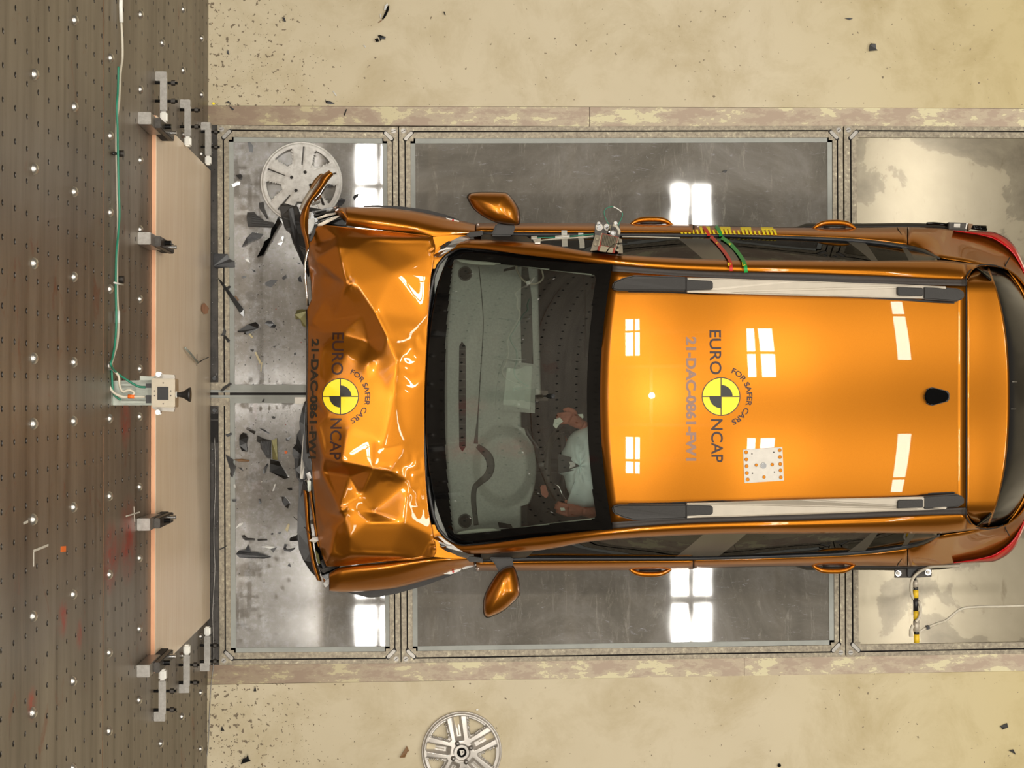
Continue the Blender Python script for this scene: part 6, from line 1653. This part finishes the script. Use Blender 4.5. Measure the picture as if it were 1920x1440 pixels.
# ================================================================== DEBRIS
Z4 = lambda x, y: (400 + x / 4.8, 220 + y / 4.8)
Z5 = lambda x, y: (400 + x / 4.8, 500 + y / 4.8)
Z6 = lambda x, y: (400 + x / 4.5, 780 + y / 4.5)
Z3 = lambda x, y: (380 + x / 3.2, y / 3.2)
Z7 = lambda x, y: (1200 + x / 2.6667, y / 2.6667)
Z8 = lambda x, y: (380 + x / 3.2, 1080 + y / 3.2)
Z9 = lambda x, y: (1560 + x / 5.142, 1160 + y / 5.142)
DEB = [
 (Z4, 'smoky translucent plastic flake near the top left corner of the glazed panel', 'shard', [(310,225),(330,220),(360,260),(355,315),(325,310)], .004, 0),
 (Z4, 'small black lump above the white sliver, left of the white wheel cover', 'black', [(200,520),(250,512),(262,530),(250,560),(235,558)], .012, 0),
 (Z4, 'bright white sliver left of the white wheel cover', 'clear', [(165,605),(215,572),(240,580),(235,605),(180,625)], .006, 0),
 (Z4, 'brown-black ribbed vent fragment lying below the white wheel cover', 'softblack', [(305,855),(370,850),(385,875),(460,930),(540,945),(555,990),(310,980),(300,900)], .02, 1),
 (Z4, 'short dark bar leaning between vent fragment and white wheel cover', 'softblack', [(410,770),(450,760),(455,810),(495,910),(480,915),(415,820)], .015, 0),
 (Z4, 'curved grey-black trim piece shaped like a fin, below the vent fragment', 'shard', [(255,1165),(300,1080),(350,1035),(450,1050),(420,1085),(310,1130)], .02, 0),
 (Z4, 'long glossy black strut lying against the torn bumper corner', 'gloss', [(595,895),(610,940),(575,1000),(540,1060),(450,1240),(390,1260),(450,1150),(455,1120),(510,1080),(520,1010),(560,950),(580,900)], .03, 0),
 (Z4, 'chrome shard beside the long glossy black strut', 'chrome', [(610,1075),(635,1070),(625,1120),(610,1150),(575,1140)], .008, 0),
 (Z4, 'ragged dark grey plastic sheet lying over the left frame bar', 'shard', [(0,1225),(130,1230),(145,1275),(190,1295),(195,1350),(100,1352),(30,1360),(0,1340)], .012, 0),
 (Z4, 'tiny black triangle above the ragged grey sheet', 'black', [(115,1115),(130,1085),(148,1080),(145,1100)], .006, 0),
 (Z4, 'pale clear shard right of the ragged grey sheet', 'clear', [(285,1275),(310,1270),(325,1305),(300,1300)], .006, 0),
 (Z4, 'blue-grey shard lying on the middle of the white wheel cover', 'shard', [(640,680),(645,625),(655,580),(670,572),(690,620),(665,660)], .004, 2),
 (Z4, 'small brown-black shard on the white wheel cover, left of its hub', 'brown', [(580,585),(600,562),(620,580)], .004, 2),
 (Z4, 'dark leaf-shaped shard on the right spoke of the white wheel cover', 'softblack', [(1005,610),(1040,600),(1080,610),(1050,630)], .004, 2),
 (Z4, 'grey round clip with tab between wheel cover and front wing', 'shard', [(1110,760),(1140,745),(1150,725),(1190,740),(1175,770),(1150,795),(1120,795)], .012, 0),
 (Z4, 'little hook-shaped grey shard above the front wing', 'shard', [(1255,720),(1270,700),(1305,685),(1300,715),(1285,712),(1270,745)], .008, 0),
 (Z4, 'small dark chip in the open panel left of the bonnet corner', 'shard', [(745,1305),(785,1310),(775,1325)], .005, 0),
 (Z5, 'long straight black rod lying across the left frame bar', 'gloss', [(40,100),(75,130),(275,385),(272,450),(240,420),(60,140)], .012, 3),
 (Z5, 'small dark hook touching the long black rod', 'softblack', [(115,190),(140,170),(158,178),(150,190),(130,205)], .012, 0),
 (Z5, 'dark splinter lying along the right side of the black rod', 'brown', [(190,265),(205,262),(235,300),(220,310)], .006, 0),
 (Z5, 'small dark wedge right of the upper end of the black rod', 'shard', [(250,90),(300,80),(290,98),(265,105)], .006, 0),
 (Z5, 'small dark triangle in the panel left of the bonnet, the left one of two', 'shard', [(615,100),(655,70),(660,100),(630,120)], .005, 0),
 (Z5, 'small dark upright triangle nearest the upper bonnet edge', 'shard', [(760,105),(785,78),(800,140),(770,135)], .006, 0),
 (Z5, 'flat grey triangular flake next to a red speck', 'shard', [(465,145),(515,120),(580,122),(520,185),(470,170)], .003, 0),
 (Z5, 'black boat-shaped cover fragment below the long black rod', 'black', [(217,580),(310,520),(380,498),(408,520),(400,555),(300,612),(275,605),(285,590),(225,590)], .022, 0),
 (Z5, 'cream stick poking out from under the boat-shaped fragment', 'cream_shard', [(310,600),(330,600),(360,635),(345,645)], .006, 0),
 (Z5, 'rounded grey cap fragment right of the boat-shaped piece', 'shard', [(460,510),(490,485),(525,490),(545,515),(565,530),(550,550),(510,545)], .012, 0),
 (Z5, 'thin crooked dark strip lying on the left frame bar', 'softblack', [(65,620),(85,590),(95,545),(115,580),(105,615),(150,665),(130,685),(100,640),(85,620)], .008, 3),
 (Z5, 'small black block above the cream splinters', 'black', [(330,740),(365,745),(355,765),(338,760)], .008, 0),
 (Z5, 'long cream splinter, upper of two, left of the bonnet', 'cream_shard', [(370,770),(385,765),(430,855),(420,880)], .006, 0),
 (Z5, 'short cream splinter, lower of two, left of the bonnet', 'cream_shard', [(430,860),(442,860),(432,945),(422,940)], .006, 0),
 (Z5, 'tiny black wedge left of the long cream splinter', 'black', [(325,820),(342,800),(335,830)], .005, 0),
 (Z5, 'tiny black chip right of the cream splinters', 'black', [(530,720),(560,712),(550,730)], .005, 0),
 (Z5, 'small dark chip between cream splinters and lettering on the bonnet', 'shard', [(725,780),(745,770),(742,795),(728,800)], .005, 0),
 (Z5, 'dark bar lying aslant on the upper end plate of the tow channel', 'softblack', [(60,1120),(90,1080),(150,1045),(168,1055),(120,1090),(85,1122)], .010, 4),
 (Z5, 'little black figure-like shard on the lower channel seal', 'black', [(435,1215),(450,1190),(462,1195),(450,1220)], .008, 3),
 (Z5, 'small grey rhombus shard just below the tow channel', 'shard', [(520,1350),(540,1345),(560,1355),(550,1372),(530,1365)], .005, 0),
 (Z5, 'olive metallic lamp bracket half under the front edge of the bonnet', 'olive', [(735,430),(750,395),(800,380),(850,395),(852,560),(800,530),(780,470),(740,470)], .05, 0),
 (Z5, 'small dark chip near the top of the debris field by the black rod', 'shard', [(345,25),(375,30),(380,50),(360,45)], .005, 0),
 (Z5, 'tiny dark chip above the small dark triangles', 'shard', [(598,30),(625,20),(620,35)], .004, 0),
 (Z6, 'black curved cover fragment with rounded top, below the tow channel', 'black', [(220,250),(218,200),(225,160),(250,140),(275,150),(290,180),(280,230),(285,300),(240,295)], .025, 0),
 (Z6, 'bent dark bracket touching the curved cover fragment', 'darksteel', [(275,110),(285,95),(355,130),(345,155),(300,125)], .015, 0),
 (Z6, 'thin dark splinter right of the bent bracket', 'shard', [(385,100),(430,115),(475,145),(470,152),(420,125)], .006, 0),
 (Z6, 'slatted black-brown grille fragment, the widest piece below the channel', 'softblack', [(370,165),(420,190),(460,200),(485,205),(480,360),(450,350),(400,270),(395,230),(365,215)], .02, 1),
 (Z6, 'olive slat broken off beside the grille fragment', 'olive', [(490,205),(535,188),(542,370),(500,365)], .018, 0),
 (Z6, 'large glossy dark pentagon fragment under the olive slat', 'gloss', [(480,365),(550,380),(580,430),(635,520),(600,535),(540,500),(475,470),(478,400)], .022, 0),
 (Z6, 'narrow grey spike left of the dark pentagon fragment', 'shard', [(455,400),(462,412),(435,485),(415,490),(425,440)], .01, 0),
 (Z6, 'jagged black star-like piece lying over the left sealant', 'black', [(103,325),(140,350),(170,370),(165,395),(190,430),(160,520),(140,490),(150,470),(125,400)], .012, 3),
 (Z6, 'brown double stick next to the jagged black piece', 'brown', [(170,368),(240,362),(305,372),(300,385),(215,385)], .008, 0),
 (Z6, 'small grey chip below the brown stick', 'shard', [(208,435),(235,435),(252,465)], .006, 0),
 (Z6, 'small dark oblong on the frame bar left of the curved cover', 'shard', [(102,155),(150,140),(158,155),(120,178)], .008, 3),
 (Z6, 'black oval clip by the grille, nearest the black bumper shell', 'black', [(575,680),(600,685),(640,735),(630,780),(605,765),(580,725)], .02, 0),
 (Z6, 'small black hook shard above the oval clip', 'black', [(620,610),(660,605),(665,625),(640,628)], .01, 0),
 (Z6, 'thin white pointed shard left of the oval clip', 'clear', [(515,575),(527,575),(512,630),(498,635)], .005, 0),
 (Z6, 'white arrow-shaped shard near the left sealant', 'clear', [(185,950),(220,905),(250,900),(240,920)], .005, 0),
 (Z6, 'dark club-shaped strip, left one of two in a line', 'softblack', [(235,1010),(260,1005),(285,1030),(350,1035),(350,1050),(270,1050),(250,1035)], .010, 0),
 (Z6, 'short dark strip, right one of two in a line', 'softblack', [(370,1040),(450,1040),(455,1050),(375,1055)], .010, 0),
 (Z6, 'white lens sliver with a black point, above the large grey fragment', 'clear', [(405,1100),(450,1088),(535,1105),(480,1120)], .006, 0),
 (Z6, 'black point under the white lens sliver', 'black', [(480,1122),(537,1106),(505,1155)], .008, 0),
 (Z6, 'large bird-shaped grey fragment at the lower end of the debris', 'shard', [(190,1165),(215,1135),(270,1130),(290,1085),(315,1150),(370,1150),(490,1190),(430,1205),(310,1200),(220,1195)], .02, 0),
 (Z6, 'grey hook-shaped strip right of the lens sliver', 'shard', [(590,1120),(600,1080),(625,1085),(610,1110),(620,1130),(690,1110),(685,1125),(650,1145),(600,1140)], .010, 0),
 (Z6, 'tiny dark triangle below the hook-shaped strip', 'shard', [(625,1265),(640,1240),(655,1275)], .006, 0),
 (Z6, 'cream curved splinter above the hook-shaped strip', 'cream_shard', [(605,965),(620,925),(635,905),(645,920),(628,975)], .006, 0),
 (Z6, 'small dark chip, left of two above the lens sliver', 'shard', [(480,995),(500,985),(510,995),(495,1005)], .005, 0),
 (Z6, 'small dark chip, right of two above the lens sliver', 'shard', [(540,985),(578,978),(560,998)], .005, 0),
 (Z6, 'dark chip on the left sealant above the arrow-shaped shard', 'shard', [(155,705),(195,702),(190,722),(165,722)], .005, 3),
 (Z6, 'small grey oblong alone in the middle of the lower panel debris', 'shard', [(380,700),(400,700),(405,735),(385,740)], .005, 0),
 (Z6, 'small white square chip below the jagged black piece', 'clear', [(170,580),(185,575),(190,605),(175,605)], .004, 0),
 (Z6, 'flat dark splinter lying across the left frame bar low down', 'softblack', [(45,1125),(120,1090),(100,1110),(60,1130)], .006, 3),
 (Z6, 'small orange chip between grille fragment and bumper shell', 'orange', [(600,297),(615,292),(626,302),(620,318),(602,318)], .005, 0),
 (Z6, 'small grey wing-shaped chip above the orange chip', 'shard', [(610,190),(655,170),(640,205),(615,210)], .006, 0),
 (Z3, 'thin curved black trim strip lying high on the upper cream floor', 'gloss', [(1120,28),(1117,60),(1100,95),(1083,117),(1076,112),(1095,75),(1108,40)], .008, 5),
 (Z3, 'white curved sliver beside the thin curved black trim strip', 'clear', [(1088,60),(1092,35),(1108,20),(1112,26),(1098,62)], .006, 5),
 (Z3, 'tiny white sliver at the lower end of the curved trim strip', 'clear', [(1063,85),(1068,85),(1072,106),(1067,108)], .004, 5),
 (Z3, 'tiny rust-coloured tip under the curved trim strip', 'brown', [(1052,136),(1074,117),(1080,119),(1060,136)], .004, 5),
 (Z3, 'black crescent shard on the upper floor, left one of the close pair', 'gloss', [(1032,235),(1052,228),(1058,248),(1040,250)], .01, 5),
 (Z3, 'black branching shard on the upper floor, right one of the close pair', 'gloss', [(1050,213),(1065,210),(1098,222),(1095,235),(1075,232),(1065,247),(1062,228)], .01, 5),
 (Z3, 'black slanted chip on the upper cream floor left of the trim strip', 'black', [(475,103),(492,105),(500,130),(488,128)], .006, 5),
 (Z3, 'thin black splinter on the upper floor right of the trim strip', 'black', [(1445,70),(1450,68),(1458,90),(1452,90)], .006, 5),
 (Z3, 'black oval shard at the edge of the upper worn strip', 'black', [(735,605),(760,605),(792,620),(770,625),(740,618)], .008, 5),
 (Z3, 'thin dark splinter lying on the upper worn strip', 'softblack', [(845,690),(860,655),(866,655),(852,693)], .006, 5),
 (Z3, 'small black triangle at the upper strip corner by the barrier', 'black', [(140,615),(155,605),(170,622)], .006, 5),
 (Z3, 'small grey chip just under the black triangle by the barrier', 'shard', [(160,640),(170,640),(188,655),(180,662)], .006, 5),
 (Z3, 'tiny yellow chip in the floor corner by the barrier', 'yellow', [(55,618),(65,612),(75,622),(65,632)], .005, 5),
 (Z3, 'small dark triangular chip on the speckled floor by the barrier', 'black', [(145,310),(153,298),(160,328),(150,325)], .005, 5),
 (Z3, 'thin white splinter above the black oval shard', 'clear', [(778,545),(785,545),(805,573),(800,577)], .004, 5),
 (Z3, 'tiny white flake below the close pair of black shards', 'clear', [(963,272),(970,270),(980,283),(974,284)], .004, 5),
 (Z7, 'black square plug-like piece on the upper floor at the right', 'black', [(1150,225),(1155,217),(1178,218),(1182,245),(1190,250),(1147,254)], .012, 5),
 (Z7, 'small grey bow-tie chip high on the floor left of the black square', 'shard', [(1025,91),(1045,90),(1065,92),(1048,100),(1042,97)], .006, 5),
 (Z7, 'small black chip lying on the long upper glazed panel', 'black', [(410,860),(420,852),(437,850),(430,863)], .006, 0),
 (Z8, 'small dark triangle just below the lower worn strip near the barrier', 'black', [(305,692),(315,660),(322,692)], .006, 5),
 (Z8, 'tiny dark triangle on the lower floor close to the barrier', 'black', [(108,930),(115,902),(130,928)], .006, 5),
 (Z8, 'black three-armed shard on the lower floor near the barrier', 'gloss', [(228,1130),(240,1098),(262,1092),(270,1070),(277,1100),(287,1110),(255,1120)], .012, 5),
 (Z8, 'dark brown wedge shard left of the silver wheel cover', 'brown', [(1182,1090),(1225,1022),(1238,1050),(1228,1056),(1215,1088)], .010, 5),
 (Z8, 'tiny white chip above the silver wheel cover', 'white', [(1640,800),(1650,797),(1656,803),(1645,809)], .004, 5),
 (Z9, 'small dark four-cornered flake near the lower right corner', 'softblack', [(1622,1040),(1660,1020),(1690,1008),(1700,1050),(1680,1055),(1645,1070),(1640,1055)], .006, 5),
 (Z9, 'small dark triangle flake nearest the lower right corner', 'softblack', [(1705,1270),(1750,1262),(1775,1312)], .006, 5),
]
ZL = {0: -0.003, 1: -0.003, 2: 0.030, 3: 0.007, 4: 0.017, 5: 0.0005}
for k, (zz, lb, mt, pts, h, cl) in enumerate(DEB):
    q = [zz(x, y) for x, y in pts]
    name = 'plastic_shard' if mt not in ('chrome', 'brown') else 'metal_shard' if mt == 'chrome' else 'plastic_splinter'
    if cl == 1:
        lo = P(sum(p[0] for p in q) / len(q), sum(p[1] for p in q) / len(q), 0)
        r = thing('vent_fragment', lb, 'debris', lo, 'car fragments scattered over the floor')
        prism('fragment_shell', q, ZL[cl], h, mt, r, jit=h * .5, seed=k, bevel=.001)
        ribs = [((470, 875 + 22 * i), (0, 0)) for i in range(5)]
        if 'ribbed' in lb:
            for i in range(5): prism('vent_rib', [Z4(345, 878 + i * 21), Z4(425 + i * 22, 893 + i * 20), Z4(425 + i * 22, 898 + i * 20), Z4(345, 884 + i * 21)], h * 1.3, .006, 'black', r)
        else:
            for i in range(5): prism('vent_rib', [Z6(400 + i * 14, 205 + i * 3), Z6(405 + i * 14, 205 + i * 3), Z6(440 + i * 8, 330), Z6(435 + i * 8, 330)], h * 1.3, .006, 'black', r)
        adopt(r); continue
    o = prism(name, q, ZL[cl], h, mt, None, jit=h * .8, seed=k, taper=1.0)
    tag(o, lb, 'debris', 'car fragments scattered over the floor')
k1 = cyl('round_plug', P(1461, 1435, .004), .0105, .008, 'gloss', seg=18, bevel=.001); tag(k1, 'small round black plug on the lower cream floor near the bottom edge', 'plug')
# countless crumbs of glass and plastic
def crumbs(name, label, n, region, mats, size, seed, dens=None):
    rnd = random.Random(seed); Vv = []; Ff = []; mi = []
    while len(Ff) < n * 4:
        x, y = region(rnd); s_ = size(rnd)
        if x is None: continue
        z0 = .0015 if not (405 < x < 745 and 240 < y < 1240) else -.003
        c = P(x, y, z0); k = rnd.choice((3, 4)); a0 = rnd.uniform(0, 6.3); b = len(Vv); m = rnd.randrange(len(mats)) if dens is None else rnd.choices(range(len(mats)), dens)[0]
        el = rnd.uniform(.4, 1)
        ca, sa = math.cos(a0), math.sin(a0)
        for i in range(3):
            a = 2.09 * i + rnd.uniform(-.5, .5); u, v = s_ * math.cos(a), s_ * el * math.sin(a)
            Vv.append(c + Vector((u * ca - v * sa, u * sa + v * ca, 0)))
        Vv.append(c + Vector((0, 0, s_ * rnd.uniform(.3, .8))))
        Ff += [(b, b + 1, b + 3), (b + 1, b + 2, b + 3), (b + 2, b, b + 3), (b + 2, b + 1, b)]; mi += [m] * 4
    o = mesh_obj(name, Vv, Ff, mats); o.data.polygons.foreach_set('material_index', mi)
    tag(o, label, 'debris', None, 'stuff'); return o
def reg_panel(r):
    x = min(r.gauss(500, 50), 590) ; y = r.gauss(690, 170)
    if not (424 < x < 745 and 262 < y < 1215): return None, None
    if 491 < x < 640 and 270 < y < 420: return None, None
    return x, y
crumbs('glass_crumbs', 'fine dark and clear crumbs strewn over the glazed panel by the barrier', 1500, reg_panel, ['shard', 'clear', 'black', 'white', 'redtape'], lambda r: .0015 + .0045 * r.random() ** 3, 5, [4, 6, 3, 2, .2])
def reg_trough(r):
    return r.uniform(391, 425), r.uniform(240, 1240)
crumbs('trough_crumbs', 'crumbs caught in the gap and frame at the barrier foot', 260, reg_trough, ['shard', 'clear', 'black'], lambda r: .002 + .004 * r.random() ** 2, 6)
def reg_floor(r):
    x = 392 + abs(r.gauss(0, 150)); y = r.choice((r.gauss(150, 60), 1440 - abs(r.gauss(0, 90))))
    if y > 196 and y < 1290 or y < 0: return None, None
    return x, y
crumbs('floor_crumbs', 'dark specks and crumbs on the cream floor near the barrier', 420, reg_floor, ['shard', 'brown', 'softblack'], lambda r: .0015 + .0035 * r.random() ** 2, 7, [2, 3, 2])
